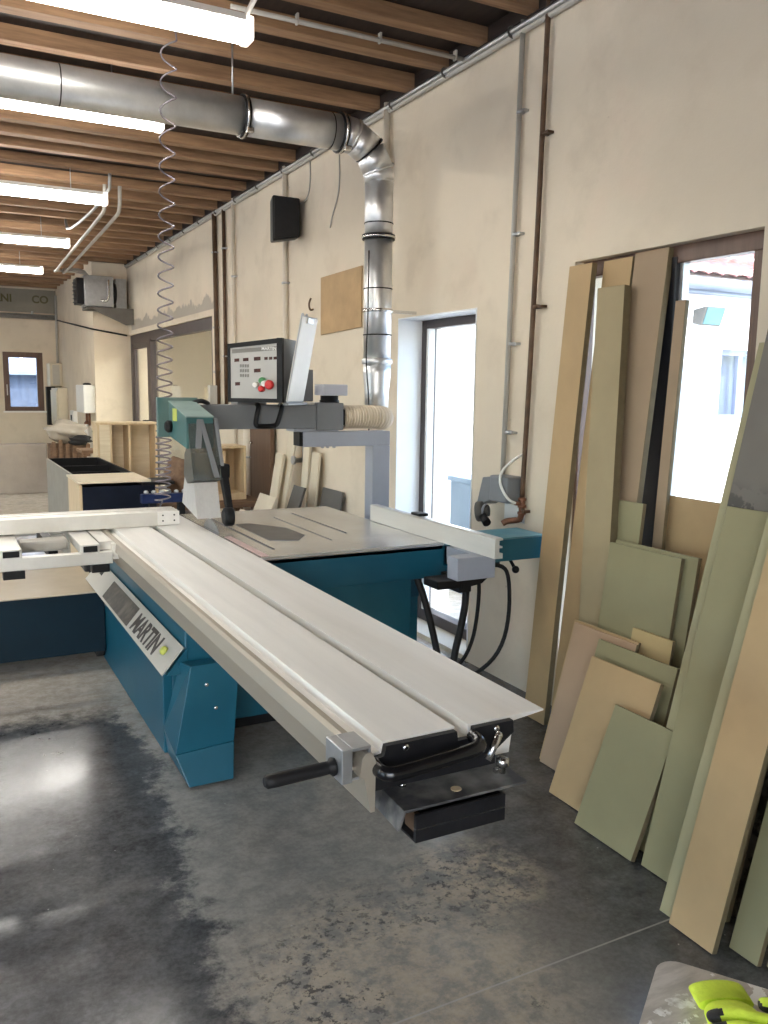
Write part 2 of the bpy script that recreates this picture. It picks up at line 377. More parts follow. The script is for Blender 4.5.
def thing(name, loc, label, cat, group=None):
    o = bpy.data.objects.new(name, None); COL.objects.link(o); o.location = loc; o.empty_display_size = .1
    o['label'] = label; o['category'] = cat
    if group: o['group'] = group
    return o
def tag(o, label, cat, group=None):
    o['label'] = label; o['category'] = cat
    if group: o['group'] = group
    return o
def struct(name, mb, m, parent=None):
    o = mb.build(name, m, parent)
    if parent is None: o['kind'] = 'structure'
    return o
def dup(root, loc, label, group=None):
    r = root.copy(); COL.objects.link(r); r.location = loc; r['label'] = label
    if group: r['group'] = group
    for ch in list(root.children):
        c = ch.copy(); COL.objects.link(c); c.parent = r
        for g in ch.children:
            d = g.copy(); COL.objects.link(d); d.parent = c
    return r

W = 2.65          # inner face of the long right wall
# ================================================================== SETTING
struct('floor', MB().box(-6.3, 6.5, -3.3, 17.7, -.2, 0), 'floor')
b = MB()          # right wall with a glazed opening, a door and the wide far opening
WT = 2.97; ZT = 3.62
b.box(W, WT, -3.3, 2.14, 0, ZT).box(W, WT, 2.14, 3.156, 2.145, ZT).box(W, WT, 3.156, 3.95, 0, ZT)
b.box(W, WT, 3.95, 4.84, 2.0, ZT).box(W, WT, 4.84, 8.94, 0, ZT).box(W, WT, 8.94, 13.3, 2.3, ZT).box(W, WT, 13.3, 17.7, 0, ZT)
struct('wall_right', b, 'plaster')
struct('wall_pier', MB().box(2.15, W, 13.3, 17.4, 0, ZT), 'plaster_plain')
b = MB(); b.box(-6.3, 1.18, 17.4, 17.7, 0, ZT).box(1.87, 2.15, 17.4, 17.7, 0, ZT).box(1.18, 1.87, 17.4, 17.7, 0, 1.06).box(1.18, 1.87, 17.4, 17.7, 2.15, ZT)
struct('wall_back', b, 'plaster_plain')
struct('wall_low', MB().box(-3.0, 1.42, 13.1, 13.35, 0, .71, .02), 'wainscot')
b = MB()          # unseen left wall, its tall windows added to let in low side light
ys = [-3.3, -1.5, 1.0, 3.0, 5.5, 7.5, 10.0, 12.0, 14.5, 17.7]
for i in range(9):
    if i % 2: b.box(-6.3, -6, ys[i], ys[i + 1], 0, .1).box(-6.3, -6, ys[i], ys[i + 1], 2.7, ZT)
    else: b.box(-6.3, -6, ys[i], ys[i + 1], 0, ZT)
struct('wall_left', b, 'plaster_plain')
n = 4
for i in (1, 3, 5, 7):
    f = MB(); y0, y1 = ys[i], ys[i + 1]
    for a, c in ((y0, y0 + .08), (y1 - .08, y1), ((y0 + y1) / 2 - .04, (y0 + y1) / 2 + .04)): f.box(-6.2, -6.1, a, c, .1, 2.7)
    f.box(-6.2, -6.1, y0, y1, .1, .18).box(-6.2, -6.1, y0, y1, 2.62, 2.7)
    o = struct('window_%d' % n, f, 'frame_brown'); n += 1
    MB().box(-6.155, -6.145, y0 + .05, y1 - .05, .15, 2.65).build('pane', 'glass', o)
b = MB(); b.box(-6.3, -4.4, -3.3, -3, 0, ZT).box(-.8, W, -3.3, -3, 0, ZT).box(-4.4, -.8, -3.3, -3, 2.9, ZT)
struct('wall_front', b, 'plaster_plain')
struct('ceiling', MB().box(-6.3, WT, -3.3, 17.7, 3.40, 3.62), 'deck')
# joists across the room, each one a beam of its own
jy = 3.05; k = 0
ylist = []
y = 3.467
for y in [-2.6, -2.1, -1.6, -1.1, -.6, -.1, .4, .9, 1.35, 1.8, 2.2, 2.62, 3.04, 3.467, 3.886, 4.263, 4.643, 5.081, 5.52, 5.987, 6.517, 6.9, 7.232, 7.711]: ylist.append(y)
while ylist[-1] < 17: ylist.append(ylist[-1] + .45)
for y in ylist:
    w = .045 + random.uniform(-.004, .006); d = random.uniform(-.012, .012)
    struct('ceiling_beam', MB().box(-6, W - .001, y - w + .04, y + w + .04, 3.325 + d, 3.40, .004), 'joist')
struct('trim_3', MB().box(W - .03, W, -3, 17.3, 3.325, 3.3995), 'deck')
# back eaves: grey sheet with half hidden printed letters, steel tube below it
t = thing('printed_sheet', (1.2, 17.36, 2.93), 'grey sheet with olive letters hung high across the back wall', 'sheet')
MB().box(-1.5, 2.14, 17.355, 17.385, 2.88, 3.30).build('sheet', 'curtain_grey', t)
mx = Matrix.Translation((1.06, 17.35, 3.06)) @ Matrix.Rotation(PI / 2, 4, 'X')
MB().text('ANI', mx, .19, .002, .006).build('lettering', 'letter_olive', t)
MB().text('CO', mx @ Matrix.Translation((.66, 0, 0)), .19, .002, .006).build('lettering', 'letter_olive', t)
t = thing('ceiling_duct', (0, 17.2, 2.78), 'thin galvanised tube along the back wall below the printed sheet', 'pipe')
MB().cyl((-3, 17.28, 2.82), (2.1, 17.28, 2.80), .045).build('tube', 'galv_dull', t)
for x in (.2, 1.7): MB().box(x, x + .03, 17.26, 17.4, 2.80, 2.90).build('bracket', 'galv_dull', t)

def frame_bm(x0, x1, y0, y1, z0, z1, w, wb=None):
    f = MB(); wb = w if wb is None else wb
    return f.box(x0, x1, y0, y0 + w, z0, z1, .004).box(x0, x1, y1 - w, y1, z0, z1, .004).box(x0, x1, y0 + w, y1 - w, z1 - w, z1, .004).box(x0, x1, y0 + w, y1 - w, z0, z0 + wb, .004)
# window_1: small brown framed window in the back wall
f = MB(); f.box(1.18, 1.87, 17.40, 17.47, 2.05, 2.15).box(1.18, 1.28, 17.40, 17.47, 1.06, 2.05).box(1.76, 1.87, 17.40, 17.47, 1.06, 2.05).box(1.28, 1.76, 17.40, 17.47, 1.06, 1.14)
o = struct('window_1', f, 'frame_brown')
MB().box(1.28, 1.76, 17.43, 17.44, 1.14, 2.05).build('pane', 'glass', o)
MB().box(1.15, 1.90, 17.33, 17.40, 1.03, 1.06).build('sill', 'white_plastic', o)
MB().box(1.225, 1.24, 17.37, 17.41, 1.35, 1.55).build('handle', 'white_plastic', o)
# window_2: glazed pair beside the boards (brown rails, black mullion)
o = struct('window_2', MB().box(2.70, 2.76, 2.14, 3.156, 2.075, 2.145, .004).box(2.70, 2.76, 2.14, 2.205, 0, 2.075, .004).box(2.70, 2.76, 3.135, 3.156, 0, 2.075, .004).box(2.70, 2.76, 2.205, 3.135, 0, .1, .004).box(2.71, 2.75, 2.205, 2.225, .1, 2.075), 'frame_brown')
MB().box(2.693, 2.77, 2.585, 2.73, 0, 2.10, .003).build('mullion', 'frame_black', o)
MB().box(2.715, 2.75, 2.565, 2.585, .1, 2.075).build('edge_strip', 'galv_dull', o)
MB().box(2.73, 2.74, 2.2, 2.60, .08, 2.08).build('pane', 'glass', o)
MB().box(2.73, 2.74, 2.72, 3.14, .08, 2.08).build('pane', 'glass', o)
# door_1: narrow glazed door in the white reveal
o = struct('door_1', frame_bm(2.82, 2.90, 3.95, 4.84, 0, 2.0, .06, .10), 'frame_dark')
MB().box(2.825, 2.87, 4.755, 4.78, .10, 1.94).build('inner_frame', 'white_plastic', o)
MB().box(2.85, 2.86, 4.01, 4.78, .09, 1.95).build('pane', 'glass', o)
struct('trim_1', MB().box(W - .005, 2.83, 3.951, 4.839, .0, .03), 'cream_board')
M['white_paint'] = mat('white_reveal_paint', (.82, .83, .84), .7, 0, .04, 3)
struct('trim_2', MB().box(W - .004, 2.82, 4.832, 4.8395, .03, 1.992).box(W - .004, 2.82, 3.951, 3.958, .03, 1.992).box(W - .004, 2.82, 3.951, 4.8395, 1.992, 1.9995), 'white_paint')
# window_3: wide dark framed glazing into the next room
f = frame_bm(2.68, 2.76, 8.94, 13.3, 0, 2.3, .13); f.box(2.67, 2.77, 11.96, 12.15, 0, 2.2)
o = struct('window_3', f, 'frame_dark')
MB().box(2.71, 2.72, 9.0, 11.98, .1, 2.2).build('pane', 'glass', o)
f = frame_bm(2.69, 2.75, 12.15, 13.17, .1, 2.17, .075); f.build('sash', 'frame_dark', o)
MB().box(2.71, 2.72, 12.2, 13.12, .15, 2.12).build('pane', 'glass', o)
MB().box(2.60, 2.69, 12.18, 12.22, 1.05, 1.08).build('handle', 'black_plastic', o)
# the next room behind that glazing
struct('wall_annex', MB().box(6.2, 6.5, 7.8, 17.7, 0, 3.0).box(WT, 6.2, 17.4, 17.7, 0, 3.0).box(WT, 6.2, 7.8, 8.1, 0, 3.0), 'annex')
struct('ceiling_annex', MB().box(WT, 6.5, 7.8, 17.7, 2.9, 3.1), 'annex')
tag(MB().box(4.0, 6.15, 13.6, 14.0, 1.0, 1.55, .01).box(4.0, 6.15, 13.55, 13.6, .0, .95, .01).build('wall_cupboard', 'annex'), 'pale cupboards in the room behind the wide dark framed glazing', 'cupboard')

# ================================================================== CEILING LIGHTS
def make_light():
    t = thing('ceiling_light', (1.36, 3.86, 3.07), '', 'ceiling light', 'fluorescent lights under the joists')
    x0, x1 = -.24, 1.30
    q = lambda p: [(c[0], c[1]) for c in p]
    MB().prism([(3.81, 3.10), (3.825, 3.07), (3.895, 3.07), (3.91, 3.10), (3.91, 3.135), (3.81, 3.135)], 'X', x0, x1).build('diffuser', 'tube', t)
    MB().box(x0, x1, 3.795, 3.925, 3.136, 3.165, .004).build('housing', 'white_plastic', t)
    for xa, xb in ((x0 - .04, x0 - .001), (x1 + .001, x1 + .04)): MB().box(xa, xb, 3.808, 3.912, 3.065, 3.167, .012).build('end_cap', 'glow_cap', t)
    for xx in (x0 + .25, x1 - .25): MB().cyl((xx, 3.86, 3.16), (xx, 3.86, 3.41), .004, 6).build('hanger', 'galv_dull', t)
    return t
L0 = make_light(); L0['label'] = 'nearest lit fluorescent light, above the round duct at top left'
for (x, y), lb in zip([(1.33, 5.38), (1.42, 7.75), (1.46, 10.3), (1.46, 12.9)],
        ['second fluorescent light, half hidden behind the round duct', 'third fluorescent light, the first one clear beyond the duct', 'fourth fluorescent light, between the third and the farthest', 'farthest and shortest looking fluorescent light near the back wall']):
    dup(L0, (x, y, 3.07), lb)
for i, (x, y) in enumerate([(-2.4, 1.2), (-2.4, 2.6), (-2.4, 3.86), (-2.4, 5.38), (-2.4, 7.75), (-2.4, 10.3), (-2.4, 12.9), (-2.4, -1.6)]):  # unseen left row, added as fill light on saw and floor
    r = dup(L0, (x, y, 3.07), 'unseen fluorescent light added to the left or behind as fill')
b = thing('annex_fill_light', (4.5, 11, 2.86), 'unseen ceiling light added to brighten the room behind the wide glazing', 'ceiling light')  # unseen lamp, added to brighten the annex walls
MB().box(4.2, 4.8, 10, 13.0, 2.84, 2.87, .005).build('diffuser', emit_mat('annex_fill_glow', (1, .96, .88), 22.), b)
MB().box(4.18, 4.82, 9.98, 13.02, 2.871, 2.899).build('housing', 'white_plastic', b)

# ================================================================== DUCT
t = thing('ventilation_duct', (2.4, 4.64, 1.55), 'round galvanised extraction duct crossing under the joists and dropping down the wall', 'duct')
Yd, Zd, Rd = 4.62, 2.993, .097
MB().cyl((-1.5, Yd, Zd), (1.55, Yd, Zd), Rd, 40).build('duct_section', 'galv', t)
MB().cyl((1.56, Yd, Zd), (2.12, Yd, Zd), Rd, 40).build('duct_section', 'galv', t)
def clamp(c, ax, r, parent=t):
    c = Vector(c); ax = Vector(ax)
    cl = MB().lathe(c - ax * .016, ax, [(r, 0), (r + .013, .002), (r + .010, .016), (r + .013, .030), (r, .032)], 40).build('clamp_ring', 'black_plastic', parent)
    MB().lathe(c - ax * .007, ax, [(r + .009, 0), (r + .016, .003), (r + .016, .011), (r + .009, .014)], 40).build('clamp_band', 'steel', cl)
    return cl
cl = clamp((1.555, Yd, Zd), (1, 0, 0), Rd); MB().box(1.535, 1.575, Yd - .13, Yd - .10, Zd - .11, Zd - .085, .004).build('clamp_bolt', 'steel', cl)
cl = clamp((2.13, Yd, Zd), (1, 0, 0), Rd); MB().box(2.11, 2.15, Yd - .12, Yd - .09, Zd - .12, Zd - .095, .004).build('clamp_bolt', 'steel', cl)
for xx in (.62, 2.06): MB().lathe((xx, Yd, Zd), (1, 0, 0), [(Rd, 0), (Rd + .002, .001), (Rd + .002, .005), (Rd, .006)], 40).build('seam', 'black_plastic', t)
# segmented elbow
ang = [0, 22.5, 45, 67.5, 90]; Rc = .235
pts = [Vector((2.15 + Rc * math.sin(math.radians(a)), Yd, Zd - Rc + Rc * math.cos(math.radians(a)))) for a in (0, 15, 45, 75, 90)]
for i in range(4):
    MB().tube([pts[i], pts[i + 1]], Rd - .003 * i, 40, 0).build('elbow_gore', 'galv', t)
for i in (1, 2, 3):
    d = (pts[i + 1] - pts[i - 1]).normalized()
    MB().lathe(pts[i] - d * .008, d, [(Rd - .012, 0), (Rd + .007 - .003 * i, .003), (Rd + .007 - .003 * i, .013), (Rd - .012, .016)], 40).build('elbow_seam', 'galv' if i != 2 else 'black_plastic', t)
XV = 2.385
Rd = .087
MB().cyl((XV, Yd, 2.752), (XV, Yd, 2.43), Rd - .003, 40).build('duct_section', 'galv', t)
MB().cyl((XV, Yd, 2.43), (XV, Yd, 1.72), Rd - .004, 40).build('duct_section', 'galv', t)
clamp((XV, Yd, 2.44), (0, 0, 1), Rd - .002)
for z in (2.75, 2.515, 2.14, 1.87): MB().lathe((XV, Yd, z), (0, 0, 1), [(Rd - .006, 0), (Rd, .001), (Rd, .007), (Rd - .006, .008)], 40).build('seam', 'black_plastic' if z != 2.75 else 'galv', t)
MB().lathe((XV, Yd, 1.70), (0, 0, 1), [(Rd - .006, 0), (Rd + .005, .004), (Rd + .005, .03), (Rd - .004, .036)], 40).build('flange', 'galv', t)
MB().lathe((XV, Yd, 1.44), (0, 0, 1), [(.072, 0), (.074, .10), (.084, .20), (.084, .262)], 40).build('reducer', 'galv', t)
MB().lathe((XV, Yd, 2.005), (0, 0, 1), [(Rd - .005, 0), (Rd + .004, .001), (Rd + .004, .022), (Rd - .005, .023)], 40).box(XV + .09, W - .002, Yd - .01, Yd + .01, 2.008, 2.026).build('wall_bracket', 'steel', t)
MB().cyl((1.50, Yd, 3.09), (1.50, Yd, 3.41), .005, 8).build('hanger_rod', 'galv_dull', t)
tag(MB().tube([(XV - .098, Yd - .07, 2.35), (XV - .10, Yd - .07, 1.95), (XV - .112, Yd - .07, 1.72), (XV - .085, Yd - .075, 1.45), (XV - .08, Yd - .05, .9)], .004, 6).build('thin_cable', 'black_rubber'), 'thin black cable hanging down the left side of the vertical duct', 'cable')
# cream ribbed hose from the saw arm into the reducer
hp = [(2.032, 4.36, 1.395), (2.12, 4.36, 1.395), (2.20, 4.36, 1.395), (2.28, 4.37, 1.392), (2.325, 4.42, 1.385), (2.345, 4.52, 1.38), (2.37, 4.60, 1.39), (2.385, 4.62, 1.44)]
def smooth_path(P, it=4):
    P = [Vector(p) for p in P]
    for _ in range(it):
        Q = [P[0]]
        for a, c in zip(P, P[1:]): Q += [a.lerp(c, .25), a.lerp(c, .75)]
        P = Q + [P[-1]]
    return P
P = smooth_path(hp, 5)
acc = [0.]
for a, c in zip(P, P[1:]): acc.append(acc[-1] + (c - a).length)
res = []; 
for i in range(300):
    s_ = acc[-1] * i / 299; j = max(0, min(len(acc) - 2, next((q for q in range(len(acc)) if acc[q] >= s_), 1) - 1)); f_ = (s_ - acc[j]) / max(1e-9, acc[j + 1] - acc[j]); res.append(P[j].lerp(P[j + 1], f_))
tag(MB().tube(res, lambda k: .062 + .006 * math.cos(k * 2 * PI * 32), 22, 0).build('ribbed_hose', 'cream_hose'), 'cream ribbed suction hose bending from the saw arm into the duct', 'hose')

# ================================================================== WALL PIPES
def conduit(label, x, pts, r, m, clips, name='wall_conduit', clipm='galv_dull'):
    t = thing(name, (pts[0][0], pts[0][1], min(p[2] for p in pts)), label, 'pipe', 'pipes running down the right wall')
    MB().tube(pts, r, 10, 2 if len(pts) > 2 else 0).build('pipe', m, t)
    for z in clips:
        y = pts[0][1]
        MB().lathe((x, y, z), (0, 0, 1), [(r, 0), (r + .006, .002), (r + .006, .018), (r, .02)], 12).box(x, W - .001, y - .009, y + .009, z + .002, z + .018).box(x - .01, x + .03, y - r - .028, y - r, z + .004, z + .016).build('clip', clipm, t)
    return t
conduit('grey conduit left of the rusty pipe, ending at the grey wall socket', W - .022, [(W - .022, 3.59, 3.33), (W - .022, 3.635, 1.12)], .013, 'pipe_grey', [2.9, 2.32, 1.78, 1.33])
conduit('rusty brown vertical pipe beside the leaning boards', W - .028, [(W - .028, 3.39, 3.39), (W - .028, 3.415, 2.0), (W - .028, 3.452, 1.02)], .013, 'pipe_brown', [2.75, 1.95], 'rusty_pipe', 'pipe_brown')
conduit('white painted pipe running down the wall right behind the vertical duct', W - .03, [(W - .03, 4.98, 3.33), (W - .03, 4.98, 2.02)], .020, 'pipe_white', [2.95, 2.2])
conduit('grey conduit running down behind the black loudspeaker', W - .025, [(W - .025, 6.76, 3.33), (W - .025, 6.75, 1.25)], .022, 'pipe_white', [2.4])
conduit('thicker brown pipe at the right edge of the wide dark framed glazing', W - .03, [(W - .03, 8.72, 3.33), (W - .03, 8.66, 1.2)], .024, 'pipe_brown', [2.9, 2.15, 1.7])
conduit('second thinner pipe just right of the brown one by the wide glazing', W - .025, [(W - .025, 8.42, 3.33), (W - .025, 8.40, 1.2)], .018, 'pipe_brown', [2.9, 1.85])
conduit('pale pipe, third from the wide glazing, painted like the wall', W - .025, [(W - .025, 8.12, 3.33), (W - .025, 8.12, .3)], .016, 'pipe_white', [2.6])
conduit('pale pipe running down to the floor beside the brown door leaf', W - .06, [(W - .06, 7.62, 1.30), (W - .06, 7.62, .0)], .05, 'pipe_white', [.9])
# bundle of cables along the top of the wall
t = thing('cable_bundle', (2.62, 6, 3.26), 'strapped bundle of cables running along the top of the right wall', 'cable')
for dx, z, r, m in ((.022, 3.282, .016, 'pipe_grey'), (.040, 3.298, .014, 'galv_dull'), (.018, 3.312, .012, 'galv_dull')):
    MB().tube([(W - dx, -3, z + .004), (W - dx, 3, z), (W - dx, 9, z - .004), (W - dx, 13.2, z)], r, 8).build('cable', m, t)
for i in range(18): MB().lathe((W - .034, 1.8 + i * .62, 3.297), (0, 1, 0), [(.029, 0), (.030, .001), (.030, .004), (.029, .005)], 14).build('strap', 'bracket_grey', t)
# conduit under the ceiling at the nearest lamp and along one joist
t = thing('ceiling_conduit', (1.6, 3.9, 3.26), 'thin conduit fixed along the joist from the nearest lamp to the right wall', 'pipe')
MB().cyl((1.32, 4.08, 3.30), (W - .02, 4.08, 3.30), .012, 8).build('pipe', 'pipe_grey', t)
for x in (1.65, 2.1, 2.55): MB().box(x - .005, x + .005, 4.066, 4.094, 3.286, 3.335).build('clip', 'pipe_grey', t)
tag(MB().tube([(1.30, 3.90, 3.13), (1.33, 3.8, 3.22), (1.33, 3.42, 3.30), (1.33, 2.6, 3.31)], .012, 8).build('lamp_conduit', 'white_plastic'), 'white conduit rising from the end of the nearest lamp', 'pipe')

# ================================================================== SPEAKER, FIBREBOARD
t = thing('loudspeaker', (2.50, 6.5, 2.67), 'black loudspeaker mounted high on the wall left of the vertical duct', 'loudspeaker')
MB().hexa([(2.395, 6.43, 2.68), (2.60, 6.37, 2.715), (2.64, 6.56, 2.725), (2.46, 6.66, 2.70), (2.395, 6.43, 3.025), (2.60, 6.37, 3.01), (2.64, 6.56, 3.02), (2.46, 6.66, 3.03)], .018, 3).build('cabinet', 'black_rubber', t)
MB().hexa([(2.408, 6.418, 2.70), (2.588, 6.366, 2.73), (2.588, 6.374, 2.73), (2.408, 6.426, 2.70), (2.408, 6.418, 3.008), (2.588, 6.366, 2.995), (2.588, 6.374, 2.995), (2.408, 6.426, 3.008)], .002).build('grille', 'black_rubber', t)
MB().box(2.60, W, 6.56, 6.60, 2.80, 2.92, .004).build('bracket', 'black_steel', t)
tag(MB().tube([(W - .006, 6.28, 3.27), (W - .006, 6.27, 3.1), (W - .006, 6.33, 3.0), (2.62, 6.42, 2.98)], .005, 6).build('speaker_cable', 'pipe_grey'), 'short grey cable running from the ceiling into the loudspeaker', 'cable')
tag(MB().tube([(W - .006, 5.75, 3.27), (W - .006, 5.73, 2.95), (W - .006, 5.86, 2.80), (W - .006, 5.9, 2.72)], .005, 6).build('loose_wire', 'pipe_grey'), 'thin crooked wire on the wall between loudspeaker and duct', 'cable')
tag(MB().hexa([(W - .012, 5.36, 1.976), (W, 5.36, 1.976), (W, 6.055, 1.956), (W - .012, 6.055, 1.956), (W - .012, 5.36, 2.388), (W, 5.36, 2.388), (W, 6.055, 2.38), (W - .012, 6.055, 2.38)], .002).build('fibreboard_patch', 'fibreboard'), 'brown fibreboard square fixed to the wall left of the duct', 'board')
t = thing('pipe_hook', (W - .02, 6.25, 2.2), 'small rusty hook on the wall left of the fibreboard square', 'hook')
MB().tube([(W, 6.22, 2.16), (W - .03, 6.22, 2.15), (W - .04, 6.22, 2.2), (W - .03, 6.2, 2.24)], .008, 6).build('hook', 'pipe_brown', t)

# ================================================================== COILED AIR HOSE
hx, hy = 1.075, 4.46
pts = [(1.15, 4.44, 3.33), (1.155, 4.45, 3.30)]
z = 3.25; a = 0.
while z > .95:
    pitch = .058 + (.135 - .058) * max(0, min(1, (z - 1.6) / 1.2)) if z > 1.42 else .033
    cx = hx + .05 + (z - 3.25) * .036
    pts.append((cx + .038 * math.cos(a), hy - .038 * math.sin(a), z)); a += 2 * PI / 18; z -= pitch / 18
pts += [(1.04, 4.5, .93), (1.04, 4.55, .89)]
t = thing('coiled_hose', (hx, hy, .88), 'coiled air hose hanging from the joists behind the saw guard', 'hose')
MB().tube(pts, .0045, 8, 0).build('coil', 'coil', t)
MB().cyl((1.15, 4.44, 3.30), (1.15, 4.44, 3.39), .012).build('coupling', 'steel', t)

# ================================================================== PANEL SAW
S = thing('panel_saw', (1.3, 3.9, 0), 'large teal sliding table saw in the middle of the workshop floor', 'saw')
B = lambda: MB()
# -- body
body = B().box(.83, 1.85, 3.46, 5.05, .10, .45, .006).box(.825, 1.85, 3.22, 5.05, .45, .755, .006).build('body', 'teal', S)
B().box(.79, .83, 3.46, 5.05, .004, .45, .004).build('side_panel', 'teal', S)
B().box(.9, 1.8, 3.6, 5.0, 0, .10).build('plinth', 'black_steel', S)
B().prism([(.748, .428), (.835, .535), (.835, .43), (.80, .425)], 'Y', 3.215, 5.06, .003).build('console_body', 'teal', S)
def slope(p, off=.0):   # point on the sloping console plate: p = fraction up
    return Vector((.735 + .085 * p, 0, .43 + .10 * p)) + Vector((-.76, 0, .65)) * off
def slab(y0, y1, p0, p1, o0, o1):
    a, c, d, e = slope(p0, o0), slope(p1, o0), slope(p1, o1), slope(p0, o1)
    f = lambda v, y: (v.x, y, v.z)
    return [f(a, y0), f(c, y0), f(c, y1), f(a, y1), f(e, y0), f(d, y0), f(d, y1), f(e, y1)]
cp = B().hexa(slab(3.205, 5.08, 0, 1.03, .004, .010), .002).build('console_plate', 'console', S)
B().hexa(slab(3.93, 4.56, .10, .86, .0101, .012)).build('badge', 'label_dark', cp)
up = Vector((.085, 0, .10)).normalized(); rt = Vector((0, -1, 0)); nn = rt.cross(up)
o_ = slope(.17, .0105)
mx = Matrix(((rt.x, up.x, nn.x, o_.x), (rt.y, up.y, nn.y, 3.885), (rt.z, up.z, nn.z, o_.z), (0, 0, 0, 1)))
B().text('MARTIN', mx @ Matrix.Diagonal((1.05, 1., 1, 1)), .118, .001, .0035, .12).build('lettering', 'panel_ink', cp)
c_ = slope(.55, .012); B().lathe((c_.x, 3.33, c_.z), tuple(nn), [(.018, 0), (.018, .012), (.011, .02)], 14).build('sticker', 'yellow_green', cp)
c_ = slope(.82, .0101); B().hexa(slab(4.84, 4.90, .62, .80, .0101, .013)).build('slot', 'black_plastic', cp)
# foot
B().hexa([(.757, 3.13, .135), (.993, 3.13, .150), (.993, 3.44, .13), (.785, 3.44, .13), (.824, 3.13, .482), (1.02, 3.13, .482), (1.02, 3.20, .482), (.80, 3.20, .482)], .003).hexa([(.797, 3.085, .012), (.975, 3.085, .012), (.975, 3.44, .012), (.80, 3.44, .012), (.757, 3.128, .134), (.993, 3.128, .149), (.993, 3.44, .13), (.785, 3.44, .13)], .003).build('foot', 'teal', S)
B().box(.81, .96, 3.12, 3.4, 0, .012).build('foot_pad', 'black_rubber', S)
for x, z in ((.885, .40), (.92, .30)): B().lathe((x, 3.13, z), (0, -1, 0), [(.008, 0), (.008, .004), (.004, .006)], 10).build('bolt', 'steel', S)
# right hand frame under the table
B().box(1.80, 1.92, 3.28, 3.42, .004, .70, .005).build('column', 'teal', S)
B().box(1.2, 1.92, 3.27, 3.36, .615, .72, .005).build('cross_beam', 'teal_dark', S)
ip = B().box(1.46, 1.80, 3.36, 3.38, .1, .615).build('access_panel', 'console', S)
B().lathe((1.77, 3.36, .53), (0, -1, 0), [(.007, 0), (.007, .006)], 10).build('screw', 'black_plastic', ip)
# -- cast table
ct = B().box(1.135, 2.0, 3.20, 4.50, .84, .872, .003).build('cast_table', 'cast', S)
B().box(1.10, 2.0, 3.195, 3.199, .862, .8725).build('edge_strip', 'cast_edge', ct)
ti = B().prism([(1.30, 3.55), (1.42, 3.50), (1.50, 3.62), (1.50, 3.85), (1.38, 4.05), (1.30, 4.05)], 'Z', .8721, .8735).build('table_insert', 'dark_plate', ct)
B().box(1.24, 1.252, 3.35, 4.3, .8721, .8735).box(1.56, 1.565, 3.45, 4.2, .8721, .8732).box(1.70, 1.71, 3.6, 4.3, .8721, .8732).build('groove', 'dark_plate', ct)
B().box(1.145, 1.175, 3.22, 3.72, .8721, .8745).build('insert_strip', 'pink_strip', ct)
B().box(1.02, 2.05, 3.20, 3.25, .715, .861, .004).build('apron', 'teal', S)
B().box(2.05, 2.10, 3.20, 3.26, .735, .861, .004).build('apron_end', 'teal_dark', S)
B().box(1.97, 2.0, 3.25, 4.5, .74, .84).build('side_apron', 'teal', S)
ex = B().box(2.0, 2.575, 3.165, 3.42, .765, .868, .005).build('extension', 'teal', S)
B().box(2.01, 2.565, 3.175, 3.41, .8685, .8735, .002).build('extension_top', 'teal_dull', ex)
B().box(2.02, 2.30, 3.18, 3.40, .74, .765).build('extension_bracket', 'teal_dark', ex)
B().ball((2.37, 3.15, .725), .018).cyl((2.37, 3.15, .725), (2.37, 3.2, .766), .008).build('knob', 'black_plastic', ex)
# -- rip fence and its carrier
fp = [(1.985, .874), (1.985, .955), (1.992, .958), (2.022, .958), (2.024, .950), (2.006, .948), (2.006, .925), (2.022, .925), (2.022, .917), (2.006, .917), (2.006, .895), (2.024, .895), (2.024, .874)]
rf = B().prism(fp, 'Y', 2.78, 3.90).build('rip_fence', 'alu', S)
B().box(1.992, 2.02, 2.785, 3.895, .9581, .9595).build('fence_lip', 'cast_edge', rf)
B().box(2.0, 2.05, 3.42, 3.50, .958, .972, .003).build('fence_knob', 'black_plastic', rf)
B().box(1.885, 2.075, 2.90, 2.98, .765, .862, .004).box(2.0, 2.07, 2.98, 3.19, .78, .86).build('fence_carrier', 'machine_light', S)
B().box(1.81, 1.93, 2.93, 3.05, .728, .764, .006).prism([(1.93, .764), (1.93, .722), (2.03, .738), (2.065, .764)], 'Y', 2.93, 3.10).build('carrier_lever', 'black_plastic', S)
B().box(1.93, 1.99, 2.95, 3.1, .700, .735, .004).build('carrier_clamp', 'black_plastic', S)
# -- blade
bl = []
for i in range(60):
    for r, da in ((.20, 0), (.208, .035), (.199, .05)): q = 2 * PI * i / 60 + da; bl.append((3.96 + r * math.cos(q), .715 + r * math.sin(q)))
B().prism(bl, 'X', 1.1535, 1.157).build('saw_blade', 'galv_dull', S)
B().box(1.13, 1.152, 3.2, 4.5, .868, .8715).build('blade_slot', 'black_plastic', S)
